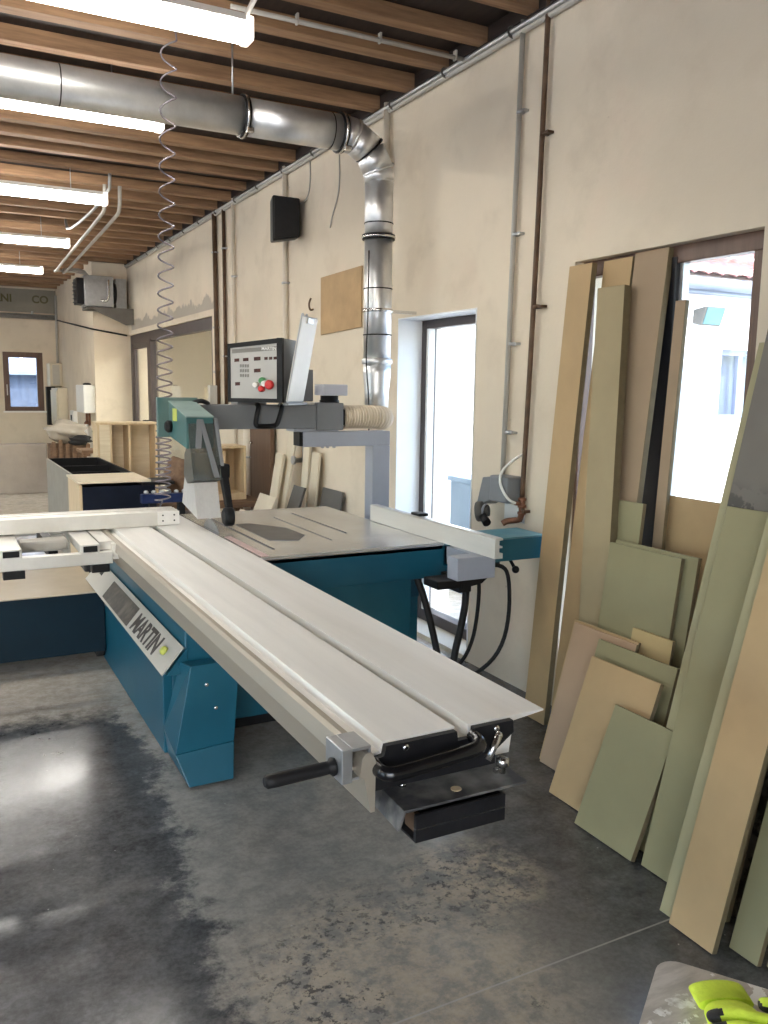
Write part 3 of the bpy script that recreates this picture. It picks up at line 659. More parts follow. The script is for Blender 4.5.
# -- sliding table
Y0, Y1 = 1.37, 4.72
sp = [(.728, .88), (.893, .88), (.893, .864), (.886, .864), (.886, .835), (.932, .835), (.932, .864), (.925, .864), (.925, .88), (1.118, .88), (1.118, .8765), (1.04, .868), (1.03, .80), (.70, .80), (.70, .862), (.722, .862)]
B().prism(sp, 'Y', Y0, Y1).build('sliding_table', 'alu_top', S)
B().prism([(.70, .860), (.692, .876), (.679, .876), (.672, .868), (.667, .832), (.676, .828), (.690, .757), (.699, .757)], 'Y', Y0 - .03, Y1).build('guide_rail', 'alu_side', S)
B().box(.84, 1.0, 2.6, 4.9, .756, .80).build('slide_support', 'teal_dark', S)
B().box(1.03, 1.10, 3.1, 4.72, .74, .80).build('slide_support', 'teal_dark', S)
ep = B().prism([(.73, .876), (.89, .876), (.893, .856), (.93, .856), (.932, .876), (1.028, .876), (1.03, .850), (.985, .818), (.985, .79), (.70, .79), (.70, .853), (.726, .857)], 'Y', 1.355, 1.369).build('end_plate', 'black_steel', S)
for x, z in ((.772, .866), (.985, .866)): B().lathe((x, 1.355, z), (0, -1, 0), [(.007, 0), (.007, .004), (.003, .005)], 12).build('screw', 'steel', ep)
# push handle at the end of the table
B().tube([(.707, 1.362, .842), (.707, 1.338, .840), (.711, 1.318, .839), (.735, 1.309, .840), (.82, 1.311, .845), (.89, 1.313, .849), (.920, 1.319, .852), (.930, 1.335, .856), (.931, 1.36, .858)], .0148, 16).build('push_handle', 'gloss_black', S)
B().cyl((.948, 1.33, .815), (.978, 1.335, .860), .008, 14).ball((.978, 1.335, .860), .008).build('lever', 'steel', S)
B().lathe((.982, 1.325, .783), (0, 0, 1), [(.007, 0), (.007, .014), (.013, .016), (.013, .030), (.008, .033)], 14).box(.962, .982, 1.32, 1.33, .787, .795).build('wing_knob', 'steel', S)
# tray below
tp = B().hexa([(.735, 1.285, .770), (1.015, 1.285, .770), (1.015, 1.41, .776), (.735, 1.41, .776), (.735, 1.285, .776), (1.015, 1.285, .776), (1.015, 1.41, .782), (.735, 1.41, .782)], .002).hexa([(.722, 1.29, .735), (.728, 1.29, .735), (.728, 1.42, .745), (.722, 1.42, .745), (.732, 1.285, .776), (.738, 1.285, .776), (.738, 1.41, .782), (.732, 1.41, .782)], .002).build('tray_plate', 'tray_steel', S)
for x, y in ((.775, 1.37), (.96, 1.38)): B().lathe((x, y, .780), (0, 0, 1), [(.009, 0), (.009, .006), (.005, .009)], 6).build('bolt', 'steel', tp)
B().lathe((.865, 1.315, .7775), (0, 0, 1), [(.011, 0), (.011, .0015)], 12).build('hole_rim', 'ply', tp)
tb = B().box(.752, .955, 1.275, 1.283, .739, .766).box(.752, .955, 1.275, 1.283, .712, .7365).box(.752, .955, 1.283, 1.36, .712, .716).box(.949, .955, 1.283, 1.36, .716, .766).box(.752, .955, 1.35, 1.36, .716, .766).build('stop_box', 'black_steel', S)
B().lathe((.955, 1.31, .74), (1, 0, 0), [(.010, 0), (.010, .012), (.006, .016)], 12).build('bolt', 'steel', tb)
B().box(.752, .953, 1.277, 1.2825, .7365, .739).build('seam', 'steel', tb)
B().box(.765, .775, 1.29, 1.34, .717, .755).build('rust_edge', 'pipe_brown', tb)
# clamp block with grip on the guide rail
cb = B().box(.632, .654, 1.345, 1.42, .822, .889, .002).box(.654, .692, 1.345, 1.42, .883, .889, .001).box(.687, .692, 1.345, 1.42, .812, .883, .001).box(.654, .687, 1.414, 1.42, .835, .883, .001).box(.654, .668, 1.345, 1.42, .826, .832, .001).build('clamp_block', 'galv_dull', S)
B().lathe((.684, 1.375, .838), (-1, 0, 0), [(.010, 0), (.010, .05)], 12).build('clamp_pad', 'steel', cb)
B().lathe((.632, 1.378, .846), (-1, 0, -.02), [(.016, 0), (.018, .006), (.012, .012), (.0125, .02), (.0135, .12), (.0125, .135), (.008, .140)], 16).build('grip', 'black_rubber', cb)
# -- crosscut outrigger
fr = B().box(-.7, .655, 3.75, 3.80, .785, .837, .003).build('frame_bar', 'alu', S)
for x0, x1 in ((.205, .29), (.52, .60), (.607, .665)):
    rb = B().box(x0, x1, 3.74 if x0 < .6 else 3.80, 4.55, .838, .876, .003).build('roller_bar', 'alu', S)
    if x0 < .6: B().box(x0 + .012, x1 - .010, 3.737, 3.741, .844, .870).build('tube_end', 'black_plastic', rb)
for x0 in (-.5, -.15): B().box(x0, x0 + .085, 3.74, 4.55, .838, .876, .003).build('roller_bar', 'alu', S)
for x0, x1 in ((.215, .30), (.565, .64)): B().box(x0, x1, 3.745, 3.80, .750, .785, .003).build('frame_foot', 'black_plastic', S)
B().box(.655, .70, 3.76, 4.4, .80, .868, .003).build('frame_hook', 'alu', S)
B().box(-.7, .655, 4.50, 4.55, .805, .838, .003).build('frame_bar', 'alu', S)
B().box(.30, .50, 3.95, 4.05, .82, .87, .012).build('measuring_stop', 'console', S)
B().box(.42, .46, 4.0, 4.5, .78, .84).box(.60, .69, 4.2, 4.4, .66, .80, .01).build('frame_bracket', 'black_steel', S)
cf = B().prism([(4.10, .882), (4.10, .948), (4.112, .955), (4.135, .955), (4.14, .947), (4.155, .947), (4.16, .955), (4.195, .955), (4.195, .947), (4.215, .947), (4.22, .955), (4.235, .955), (4.24, .94), (4.24, .882)], 'X', -.9, 1.03).build('crosscut_fence', 'alu', S)
fe = B().box(.93, 1.035, 4.094, 4.10, .886, .950).build('fence_plate', 'alu_top', cf)
for x in (.955, 1.01):
    for z in (.905, .932): B().lathe((x, 4.094, z), (0, -1, 0), [(.004, 0), (.004, .003)], 8).build('screw', 'black_plastic', fe)
# -- low swing arm base with tan top
ob = B().box(-1.1, .785, 4.80, 5.75, .075, .415, .004).build('swing_arm_base', 'navy_teal', S)
B().box(-1.1, .785, 4.785, 5.76, .416, .424, .001).build('base_top', 'tan_top', ob)
B().box(-.9, -.7, 4.9, 5.6, 0, .075).build('base_foot', 'black_rubber', ob)
B().box(.74, .79, 4.85, 5.0, .03, .12, .01).build('hinge', 'black_steel', S)
# -- overhead arm, post
am = B().box(1.10, 1.985, 4.28, 4.42, 1.335, 1.462, .006).build('guard_arm', 'machine_grey', S)
B().box(1.84, 2.0, 4.268, 4.43, 1.325, 1.475, .006).build('arm_end', 'machine_grey', am)
B().box(1.72, 1.98, 4.29, 4.42, 1.318, 1.334, .003).build('arm_slide', 'machine_light', am)
B().box(1.98, 2.03, 4.31, 4.41, 1.35, 1.44, .008).build('hose_socket', 'black_plastic', am)
po = B().box(1.765, 2.30, 4.28, 4.38, 1.235, 1.317, .005).box(2.19, 2.30, 4.28, 4.38, 0.01, 1.235, .005).build('post', 'machine_light', S)
B().box(1.745, 1.79, 4.285, 4.375, 1.24, 1.316, .002).build('post_cap', 'black_plastic', po)
B().box(2.12, 2.37, 4.22, 4.44, 0, .012).build('post_foot', 'machine_grey', po)
for x in (1.90, 1.93, 1.97): B().lathe((x, 4.33, 1.236), (0, 0, -1), [(.010, 0), (.010, .012)], 8).build('bolt', 'galv_dull', po)
hd = B().tube([(1.505, 4.28, 1.462), (1.50, 4.24, 1.458), (1.485, 4.235, 1.40), (1.478, 4.235, 1.362), (1.49, 4.235, 1.350), (1.585, 4.235, 1.352), (1.60, 4.235, 1.365), (1.615, 4.235, 1.41), (1.63, 4.24, 1.458), (1.632, 4.28, 1.462)], .013, 10).build('arm_handle', 'black_plastic', am)
# column + knob + small box on the arm
kb = B().lathe((1.95, 4.35, 1.475), (0, 0, 1), [(.055, 0), (.055, .012), (.05, .016), (.05, .038)], 20).build('lock_knob', 'black_plastic', am)
B().box(1.885, 2.035, 4.29, 4.41, 1.514, 1.575, .006).build('cover_box', 'cover_grey', am)
B().box(1.80, 1.875, 4.40, 4.47, 1.48, 1.655, .006).build('rear_box', 'machine_grey', am)
B().box(1.775, 1.84, 4.30, 4.42, 1.4621, 1.478, .003).build('arm_cap', 'alu', am)
B().tube([(1.15, 4.3, 1.462), (1.19, 4.24, 1.485), (1.24, 4.28, 1.47), (1.26, 4.35, 1.462)], .012, 8).build('arm_cable', 'black_rubber', am)
# -- blade guard head
B().box(.985, 1.19, 4.285, 4.315, 1.30, 1.497, .004).build('guard_back_plate', 'green_hood', S)
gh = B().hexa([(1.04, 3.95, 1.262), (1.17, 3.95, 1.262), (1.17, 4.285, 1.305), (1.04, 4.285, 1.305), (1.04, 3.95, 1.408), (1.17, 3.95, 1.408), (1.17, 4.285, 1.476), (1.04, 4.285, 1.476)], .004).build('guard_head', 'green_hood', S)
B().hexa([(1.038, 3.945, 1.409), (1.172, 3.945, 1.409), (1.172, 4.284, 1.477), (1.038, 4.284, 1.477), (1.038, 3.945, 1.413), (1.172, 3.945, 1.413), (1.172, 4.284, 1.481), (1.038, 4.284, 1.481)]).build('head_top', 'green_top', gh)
B().box(1.036, 1.04, 4.12, 4.19, 1.385, 1.445).build('sticker', 'yellow_green', gh)
B().lathe((1.04, 4.235, 1.355), (-1, 0, 0), [(.03, 0), (.03, .02), (.02, .03)], 16).build('head_knob', 'black_plastic', gh)
gd = B().prism([(3.955, 1.405), (3.925, 1.26), (3.875, 1.12), (3.99, 1.095), (4.05, 1.13), (4.03, 1.235), (4.01, 1.25)], 'X', 1.05, 1.185).build('guard_hood', 'guard_smoke', S)
B().hexa([(1.075, 3.915, 1.265), (1.10, 3.915, 1.265), (1.10, 3.93, 1.27), (1.075, 3.93, 1.27), (1.09, 3.945, 1.40), (1.12, 3.945, 1.40), (1.12, 3.955, 1.40), (1.09, 3.955, 1.40)], .002).hexa([(1.15, 3.87, 1.13), (1.175, 3.87, 1.13), (1.175, 3.885, 1.13), (1.15, 3.885, 1.13), (1.10, 3.945, 1.40), (1.12, 3.945, 1.40), (1.12, 3.955, 1.40), (1.10, 3.955, 1.40)], .002).build('guard_brace', 'machine_grey', gd)
B().prism([(3.915, 1.105), (3.865, .940), (4.14, .985), (4.08, 1.125), (3.99, 1.094)], 'X', 1.062, 1.175).build('guard_skirt', 'guard_white', S)
B().hexa([(1.188, 3.90, 1.18), (1.206, 3.90, 1.18), (1.206, 3.96, 1.18), (1.188, 3.96, 1.18), (1.172, 3.945, 1.405), (1.19, 3.945, 1.405), (1.19, 3.975, 1.405), (1.172, 3.975, 1.405)], .004).build('guard_strut', 'machine_grey', S)
B().box(1.178, 1.235, 3.90, 3.985, 1.12, 1.19, .012).build('guard_joint', 'black_plastic', S)
gw = B().hexa([(1.205, 3.835, .945), (1.232, 3.835, .945), (1.232, 3.885, .945), (1.205, 3.885, .945), (1.195, 3.90, 1.13), (1.228, 3.90, 1.13), (1.228, 3.96, 1.13), (1.195, 3.96, 1.13)], .006).build('guard_link', 'black_plastic', S)
B().lathe((1.182, 3.85, .945), (1, 0, 0), [(.033, 0), (.043, .006), (.045, .012), (.045, .038), (.043, .044), (.02, .048)], 24).build('guard_roller', 'black_rubber', gw)
# -- control panel
ca, sa = math.cos(math.radians(45)), math.sin(math.radians(45))
p0 = Vector((1.328, 4.21, 1.478)); U_ = Vector((ca, -sa, 0)); D_ = Vector((sa, ca, 0)); Wd = .30; Dp = .27
def pp(u, v, w): return tuple(p0 + U_ * (u * Wd) + D_ * w + Vector((0, 0, v)))
hL, hR = .290, .318
cpn = B().hexa([pp(0, 0, .012), pp(1, 0, .012), pp(1, 0, Dp), pp(0, 0, Dp), pp(0, hL, .012), pp(1, hR, .012), pp(1, hR - .005, Dp), pp(0, hL - .005, Dp)], .005).build('control_panel', 'machine_grey', S)
fb = B()
for (u0, u1, v0a, v0b, v1a, v1b) in ((0, .045, 0, 0, hL, hL), (.90, 1, 0, 0, hR, hR), (.045, .90, 0, 0, .02, .02), (.045, .90, hL - .022, hR - .026, hL, hR - .002)):
    fb.hexa([pp(u0, v0a, -.008), pp(u1, v0b, -.008), pp(u1, v0b, .012), pp(u0, v0a, .012), pp(u0, v1a, -.008), pp(u1, v1b, -.008), pp(u1, v1b, .012), pp(u0, v1a, .012)])
fb.build('bezel', 'black_plastic', cpn)
B().hexa([pp(.045, .02, -.002), pp(.90, .02, -.002), pp(.90, .02, .011), pp(.045, .02, .011), pp(.045, hL - .022, -.002), pp(.90, hR - .026, -.002), pp(.90, hR - .026, .011), pp(.045, hL - .022, .011)]).build('panel_face', 'panel_face', cpn)
def patch(u0, u1, v0, v1, d0=-.0035, d1=-.0021):
    return [pp(u0, v0, d0), pp(u1, v0 + .02 * (u1 - u0), d0), pp(u1, v0 + .02 * (u1 - u0), d1), pp(u0, v0, d1), pp(u0, v1, d0), pp(u1, v1 + .02 * (u1 - u0), d0), pp(u1, v1 + .02 * (u1 - u0), d1), pp(u0, v1, d1)]
B().hexa(patch(.08, .89, .242, .262)).build('header_strip', 'panel_header', cpn)
o_ = Vector(pp(.62, .259, -.0038)); mx = Matrix(((U_.x, 0, -D_.x, o_.x), (U_.y, 0, -D_.y, o_.y), (U_.z, 1, -D_.z, o_.z), (0, 0, 0, 1)))
B().text('MARTIN', mx, .022, .0004, .0004).build('lettering', 'panel_white', cpn)
for u0, u1, v0, v1 in ((.12, .21, .200, .216), (.28, .38, .203, .219), (.48, .60, .206, .224), (.67, .73, .210, .224), (.755, .815, .211, .225), (.835, .895, .212, .226), (.48, .60, .148, .166), (.13, .22, .082, .099)):
    B().hexa(patch(u0, u1, v0, v1)).build('display', 'display', cpn)
kp = B()
for i in range(3):
    for j in range(4): kp.hexa(patch(.22 + j * .045, .25 + j * .045, .125 + i * .024, .14 + i * .024))
kp.build('keypad', 'panel_header', cpn)
for u, v, r, h, m in ((.53, .088, .014, .03, 'white_plastic'), (.65, .108, .017, .03, 'green_button'), (.70, .094, .016, .035, 'white_plastic')):
    B().lathe(pp(u, v, -.002), tuple(-D_), [(r, 0), (r, h * .6), (r * .8, h)], 16).build('button', m, cpn)
B().lathe(pp(.80, .088, -.002), tuple(-D_), [(.012, 0), (.012, .02), (.023, .022), (.024, .034), (.016, .042)], 20).build('stop_button', 'red', cpn)
B().lathe(pp(.63, .068, -.002), tuple(-D_), [(.016, 0), (.016, .02), (.01, .03)], 16).build('button', 'red', cpn)
B().hexa([pp(.10, hL - .002, .05), pp(.9, hR - .006, .05), pp(.9, hR - .006, .22), pp(.1, hL - .002, .22), pp(.10, hL + .004, .05), pp(.9, hR, .05), pp(.9, hR, .22), pp(.1, hL + .004, .22)]).build('top_mat', 'black_plastic', cpn)
B().box(1.40, 1.56, 4.29, 4.40, 1.4621, 1.479, .003).build('panel_mount', 'machine_grey', am)
# grey bracket left of the panel
B().box(1.275, 1.315, 4.36, 4.40, 1.463, 1.56, .003).build('panel_bracket', 'console', am)
# clipboard leaning on the side of the panel
base = Vector((1.556, 3.996, 1.4775)); 
B().obox(base - D_ * .01 - Vector((0, 0, .012)) - U_ * .014, D_ * .25, U_ * .03, Vector((0, 0, .0115)), .001).build('paper_ledge', 'machine_grey', cpn)
t = thing('clipboard', tuple(base), 'clipboard with pale sheets standing against the right side of the control panel', 'clipboard')
tl = Vector((.070, -.03, .43)); wv = D_ * .20; tn = Vector((ca, -sa, -.12)).normalized()
B().obox(base, wv, tn * .004, tl, .001).build('board', 'machine_light', t)
B().obox(base + tn * .0045 + tl * .02, wv, tn * .0035, tl * .97, .001).obox(base - tn * .0045 + tl * .02, wv * .98, tn * .004, tl * .95, .001).build('sheets', 'paper', t)
ck = B().obox(base + tl * .92 + wv * .3 - tn * .014, wv * .4, tn * .03, tl * .07, .003).tube([base + tl * .93 + wv * .32 - tn * .02, base + tl * 1.0 + wv * .31 - tn * .025, base + tl * 1.035 + wv * .37 - tn * .028, base + tl * .97 + wv * .45 - tn * .02], .005, 6).tube([base + tl * .93 + wv * .68 - tn * .02, base + tl * 1.0 + wv * .69 - tn * .025, base + tl * 1.035 + wv * .63 - tn * .028, base + tl * .97 + wv * .55 - tn * .02], .005, 6).build('clip', 'galv_dull', t)

# ================================================================== CABLES under the rip fence
tag(B().tube([(1.885, 3.235, .713), (1.905, 3.19, .62), (1.955, 3.14, .35), (1.97, 3.1, .08), (2.0, 3.15, .017), (2.1, 3.45, .017)], .016, 12).build('dust_hose', 'black_rubber'), 'thick black hose hanging under the table front, left of the second one', 'hose')
tag(B().tube([(1.99, 2.99, .70), (1.985, 2.99, .6), (1.945, 3.02, .36), (1.92, 3.0, .08), (1.93, 3.05, .017), (2.05, 3.2, .017)], .016, 12).build('dust_hose', 'black_rubber'), 'thick black hose dropping from the black lever under the rip fence', 'hose')
tag(B().tube([(2.075, 3.07, .775), (2.115, 3.07, .72), (2.115, 3.08, .55), (2.10, 3.10, .4), (2.05, 3.15, .28), (1.95, 3.2, .24), (1.90, 3.3, .24)], .009, 8).build('power_cable', 'black_rubber'), 'thin black cable looping left below the grey fence carrier', 'cable')
tag(B().tube([(2.20, 3.19, .752), (2.30, 3.16, .752), (2.335, 3.15, .70), (2.345, 3.15, .5), (2.31, 3.16, .34), (2.21, 3.18, .24), (2.06, 3.22, .19), (1.97, 3.3, .20)], .010, 8).build('power_cable', 'black_rubber'), 'black cable in a wide loop below the teal table extension', 'cable')

# ================================================================== WALL SOCKET AND AIR OUTLET
t = thing('wall_socket', (2.58, 3.55, .96), 'grey industrial wall socket with a round plug, right of the glazed door', 'socket')
B().box(2.54, W, 3.47, 3.63, .985, 1.12, .012).build('housing', 'machine_grey', t)
B().prism([(3.63, 1.11), (3.70, 1.10), (3.745, .965), (3.70, .955), (3.63, .985)], 'X', 2.545, 2.64, .004).build('cover', 'machine_grey', t)
pl = B().lathe((2.53, 3.66, .925), (-.5, .55, -.1), [(.03, -.03), (.03, 0), (.052, .002), (.054, .03), (.05, .036), (.03, .037), (.028, .030)], 22).build('plug', 'charcoal_board', t)
B().lathe((2.53, 3.66, .925), (.5, -.8, -.1), [(.028, .0), (.040, .002), (.040, .012), (.015, .013)], 18).build('plug_ring', 'machine_light', pl)
B().cyl((2.51, 3.63, .90), (2.50, 3.58, .875), .022).build('plug_body', 'black_rubber', pl)
B().box(W - .006, W - .0005, 3.46, 3.63, .88, .965).build('sticker', 'panel_white', t)
t = thing('air_outlet', (2.62, 3.452, .88), 'copper compressed air outlet with valve at the foot of the rusty pipe', 'valve')
B().tube([(2.622, 3.452, 1.019), (2.622, 3.452, .905), (2.61, 3.49, .895), (2.58, 3.52, .89), (2.56, 3.53, .875)], .016, 10, 1).build('elbow', 'copper', t)
for z in (1.0, .965, .93): B().lathe((2.622, 3.452, z), (0, 0, 1), [(.015, 0), (.022, .001), (.022, .014), (.015, .015)], 8).build('fitting', 'copper', t)
B().cyl((2.622, 3.452, .985), (2.575, 3.446, .991), .011).build('branch', 'copper', t)
B().cyl((2.622, 3.452, .955), (2.59, 3.38, .957), .007).box(2.57, 2.61, 3.365, 3.38, .95, .964).build('tap', 'pipe_brown', t)
tag(B().tube([(2.575, 3.445, .992), (2.540, 3.445, 1.005), (2.528, 3.475, 1.035), (2.526, 3.52, 1.09), (2.535, 3.52, 1.15), (2.59, 3.49, 1.21), (2.642, 3.47, 1.24)], .007, 8).build('air_hose', 'white_plastic'), 'white air hose bending from the copper outlet up behind the grey socket', 'hose')

# ================================================================== LEANING BOARDS
def board(label, m, x0, yf, w, h, dx, t, roll=0., edge=True, group=None, top_dy=None):
    """x0: front foot, yf: far edge at the floor, w: width toward the camera, h: top height, dx: lean over h"""
    dy = math.tan(math.radians(roll)) * h
    o = Vector((x0, yf, .0)); up = Vector((dx, dy, h)); wd = Vector((0, -w, 0)); nrm = Vector((h, 0, -dx)).normalized() * t
    mats = [M[m], M['mdf_edge'] if edge else M[m]]
    # lift so that the lowest back edge rests on the floor
    o.z += max(0., -min(0., nrm.z))
    bm = MB().hexa([o, o + wd, o + wd + nrm, o + nrm, o + up, o + up + wd, o + up + wd + nrm, o + up + nrm], .0012, 1)
    bm.bm.normal_update()
    q = nrm.normalized()
    for f in bm.bm.faces:
        if abs(f.normal.dot(q)) < .8: f.material_index = 1 if f.normal.y < -.5 else 0
    ob = bm.build('mdf_board', mats)
    return tag(ob, label, 'board', group or 'boards leaning along the right wall')
board('tall narrow tan board standing at the left end of the row against the wall', 'mdf', 2.45, 3.15, .155, 2.118, .162, .03)
board('tall tan board behind the tall green one, its top just under the lintel', 'mdf', 2.475, 2.985, .178, 2.125, .195, .03, 0)
board('tall thick green board leaning in front of the two tall tan ones', 'mdf_olive', 2.395, 2.735, .168, 2.0, .215, .04, 6.2)
board('wide tall brown board beside the black window mullion', 'mdf_dull', 2.475, 2.80, .19, 2.137, .20, .03, 0)
board('small upright green offcut in front of the wide brown board', 'mdf_green', 2.452, 2.685, .14, 1.10, .098, .018)
board('thin brown strip standing in front of the bright window pane', 'mdf_dull', 2.575, 2.555, .055, 1.92, .095, .02, 0)
board('low brown board closing the bottom of the bright window', 'mdf', 2.625, 2.565, .415, 1.133, .045, .018, 0)
board('square green board in front of its twin, behind the small yellow offcut', 'mdf_green', 2.335, 2.625, .385, .935, .12, .018)
board('square green board peeking out behind the front one, below the window', 'mdf_green', 2.357, 2.615, .435, .945, .12, .018)
board('small yellow offcut standing between the green and pinkish boards', 'mdf_yellow', 2.298, 2.41, .21, .632, .097, .015)
board('tan board just behind the pinkish one, showing a thin left edge', 'mdf', 2.203, 2.715, .375, .592, .160, .012)
board('pinkish board leaning behind the tan and green front boards', 'mdf_pink', 2.187, 2.692, .36, .587, .158, .014)
board('green board with a long sloping top edge behind the tan front board', 'mdf_green', 2.14, 2.485, .41, .578, .15, .016)
board('tan front board behind the small green one', 'mdf', 2.042, 2.45, .36, .524, .186, .018)
board('small green board leaning foremost, in front of the tan front board', 'mdf_green', 1.97, 2.215, .285, .42, .168, .02)
board('tall board showing only a pale edge left of the grey laminate', 'mdf_pale', 2.055, 1.99, .48, 1.72, .405, .018, -.5, False)
o = board('dark grey laminate board whose stained lower part meets a green board', 'grey_laminate', 2.03, 1.925, .42, 2.55, .585, .02, 0)
B2 = MB()
rnd = random.Random(3)
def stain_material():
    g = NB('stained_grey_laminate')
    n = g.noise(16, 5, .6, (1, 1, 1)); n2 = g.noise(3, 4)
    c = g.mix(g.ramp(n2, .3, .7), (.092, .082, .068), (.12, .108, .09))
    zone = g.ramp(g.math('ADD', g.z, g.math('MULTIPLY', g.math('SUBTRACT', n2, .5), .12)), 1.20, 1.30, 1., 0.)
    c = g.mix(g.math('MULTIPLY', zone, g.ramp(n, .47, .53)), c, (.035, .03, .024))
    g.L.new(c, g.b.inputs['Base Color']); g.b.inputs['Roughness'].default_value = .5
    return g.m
o.data.materials[0] = stain_material()
board('tall green board in front of the dark grey laminate', 'mdf_green', 1.99, 1.905, .345, 1.185, .288, .018)
board('pale green board edge left of the tall tan front board', 'mdf_pale', 1.858, 1.694, .19, 2.2, .645, .018, 0)
board('tall tan front board at the right, foot nearest the floor joint', 'mdf', 1.835, 1.635, .16, 2.1, .585, .02, 0)
board('green board at the right edge beside the tall tan one', 'mdf_green', 1.905, 1.478, .095, 2.4, .665, .018, 0)
board('last green board at the right edge of the photo', 'mdf_green', 1.93, 1.375, .2, 2.3, .63, .018, 0)

# ================================================================== FAR END: HEATER, BOXES, CABINETS
t = thing('unit_heater', (2.1, 13.1, 2.42), 'grey hot air heater box on a bracket high at the far end of the wall', 'heater')
hx0, hx1, hy0, hy1 = 1.98, 2.38, 12.90, 13.28
B().box(hx0, hx1, hy0, hy1, 2.67, 3.10, .01).build('casing', 'galv_dull', t)
B().box(hx0 - .10, hx0, hy0 + .03, hy1 - .03, 2.70, 3.06, .005).build('outlet_grille', 'black_steel', t)
for i in range(6): B().box(hx0 - .115, hx0 - .10, hy0 + .04, hy1 - .04, 2.73 + i * .055, 2.74 + i * .055).build('louvre', 'charcoal_board', t)
B().lathe((2.381, hy0 + .16, 2.88), (1, 0, 0), [(.15, 0), (.15, .05), (.10, .06)], 20).build('fan_ring', 'black_plastic', t)
B().box(2.45, 2.60, 13.1, 13.29, 2.60, 3.10).build('mounting_plate', 'galv_dull', t)
B().tube([(2.31, hy0 - .005, 3.05), (2.31, hy0 - .03, 2.85), (2.28, hy0 - .03, 2.74), (2.20, hy0 - .005, 2.76)], .018, 8).build('valve_pipe', 'steel', t)
B().box(2.00, 2.64, 12.86, 13.29, 2.63, 2.66).prism([(2.0, 2.655), (2.645, 2.655), (2.645, 2.44), (2.54, 2.42)], 'Y', 12.84, 12.86).build('bracket', 'bracket_grey', t)
for i, (xa, lb) in enumerate(((1.45, 'left pipe of the pair of heating pipes under the far joists'), (1.58, 'right pipe of the pair of heating pipes under the far joists'))):
    tag(B().tube([(xa, 8.12, 3.32), (xa, 8.15, 3.12), (xa, 8.3, 3.09), (xa + .06, 11.4, 3.06), (xa + .09, 12.4 + i * .2, 3.05), (xa + .14, 12.9 + i * .12, 3.13 + i * .05), (2.02, 13.0 + i * .12, 3.14 + i * .05), (2.05, 13.0 + i * .12, 3.10)], .017, 8, 1).build('heating_pipe', 'pipe_grey'), lb, 'pipe')
tag(B().tube([(1.42, 7.7, 3.32), (1.42, 7.75, 3.17), (1.40, 9.0, 3.16), (1.38, 10.0, 3.2), (1.38, 10.1, 3.33)], .014, 8, 1).build('heating_pipe', 'galv_dull'), 'grey pipe left of the heating pipe pair, near the third lamp', 'pipe')
tag(B().tube([(2.135, 17.3, 2.76), (2.135, 15.3, 2.565), (2.133, 13.283, 2.375), (2.4, 13.28, 2.335), (2.63, 13.28, 2.30)], .014, 6, 0).build('wall_cable', 'black_rubber'), 'dark cable along the pier wall below the heater', 'cable')
tag(B().tube([(2.12, 17.2, 3.2), (2.11, 17.2, 1.6)], .022, 6, 0).build('corner_pipe', 'pipe_grey'), 'grey pipe in the far corner beside the back window', 'pipe')
# electric cabinets in the far corner
t = thing('fuse_box', (2.05, 16.6, 1.0), 'pale fuse cabinet in the far corner right of the back window', 'cabinet')
B().box(1.98, 2.148, 16.3, 17.2, .78, 1.50, .01).build('body', 'cream_board', t)
B().box(1.96, 1.98, 16.34, 17.16, .82, 1.46, .004).build('door', 'cream_board', t)
B().box(1.90, 2.05, 17.2, 17.39, .80, 1.52).build('side_panel', 'black_board', t)
t = thing('switch_box', (2.0, 17.1, 1.55), 'upper pale box above the fuse cabinet in the far corner', 'cabinet')
B().box(1.93, 2.148, 16.9, 17.38, 1.53, 1.95, .01).build('body', 'cream_board', t)
B().box(1.98, 2.10, 16.88, 16.90, 1.56, 1.92, .002).build('door', 'console', t)
t = thing('boiler', (2.08, 13.9, 1.16), 'white wall boiler on the pier above the light wood shelf', 'boiler')
B().box(1.98, 2.15, 13.35, 14.1, 1.14, 1.56, .02).build('casing', 'white_plastic', t)
B().lathe((2.06, 13.5, 1.56), (0, 0, 1), [(.06, 0), (.06, .02), (.03, .03)], 14).build('flue', 'black_plastic', t)
for y in (13.5, 13.75): B().cyl((2.08, y, .95), (2.08, y, 1.14), .018, 8).build('pipe', 'copper', t)
t = thing('fire_extinguisher', (2.05, 13.75, .55), 'pale pressure bottle below the white boiler', 'bottle')
B().lathe((2.05, 13.55, .55), (0, 0, 1), [(.07, 0), (.08, .02), (.08, .30), (.05, .36), (.025, .38), (.025, .42)], 18).build('bottle', 'white_plastic', t)
B().lathe((2.05, 13.55, .97), (0, 0, 1), [(.04, 0), (.045, .02), (.02, .05)], 12).build('valve', 'copper', t)
B().box(2.05, 2.15, 13.5, 13.6, .60, .62).box(2.05, 2.15, 13.5, 13.6, .85, .87).build('bracket', 'galv_dull', t)
t = thing('wall_thermostat', (2.1, 15.5, .95), 'small white box on the pier wall left of the boiler', 'box')
B().box(2.08, 2.15, 15.2, 15.6, .80, 1.12, .01).build('body', 'white_plastic', t)
B().box(2.07, 2.08, 15.35, 15.45, .92, 1.05).build('dial', 'black_plastic', t)
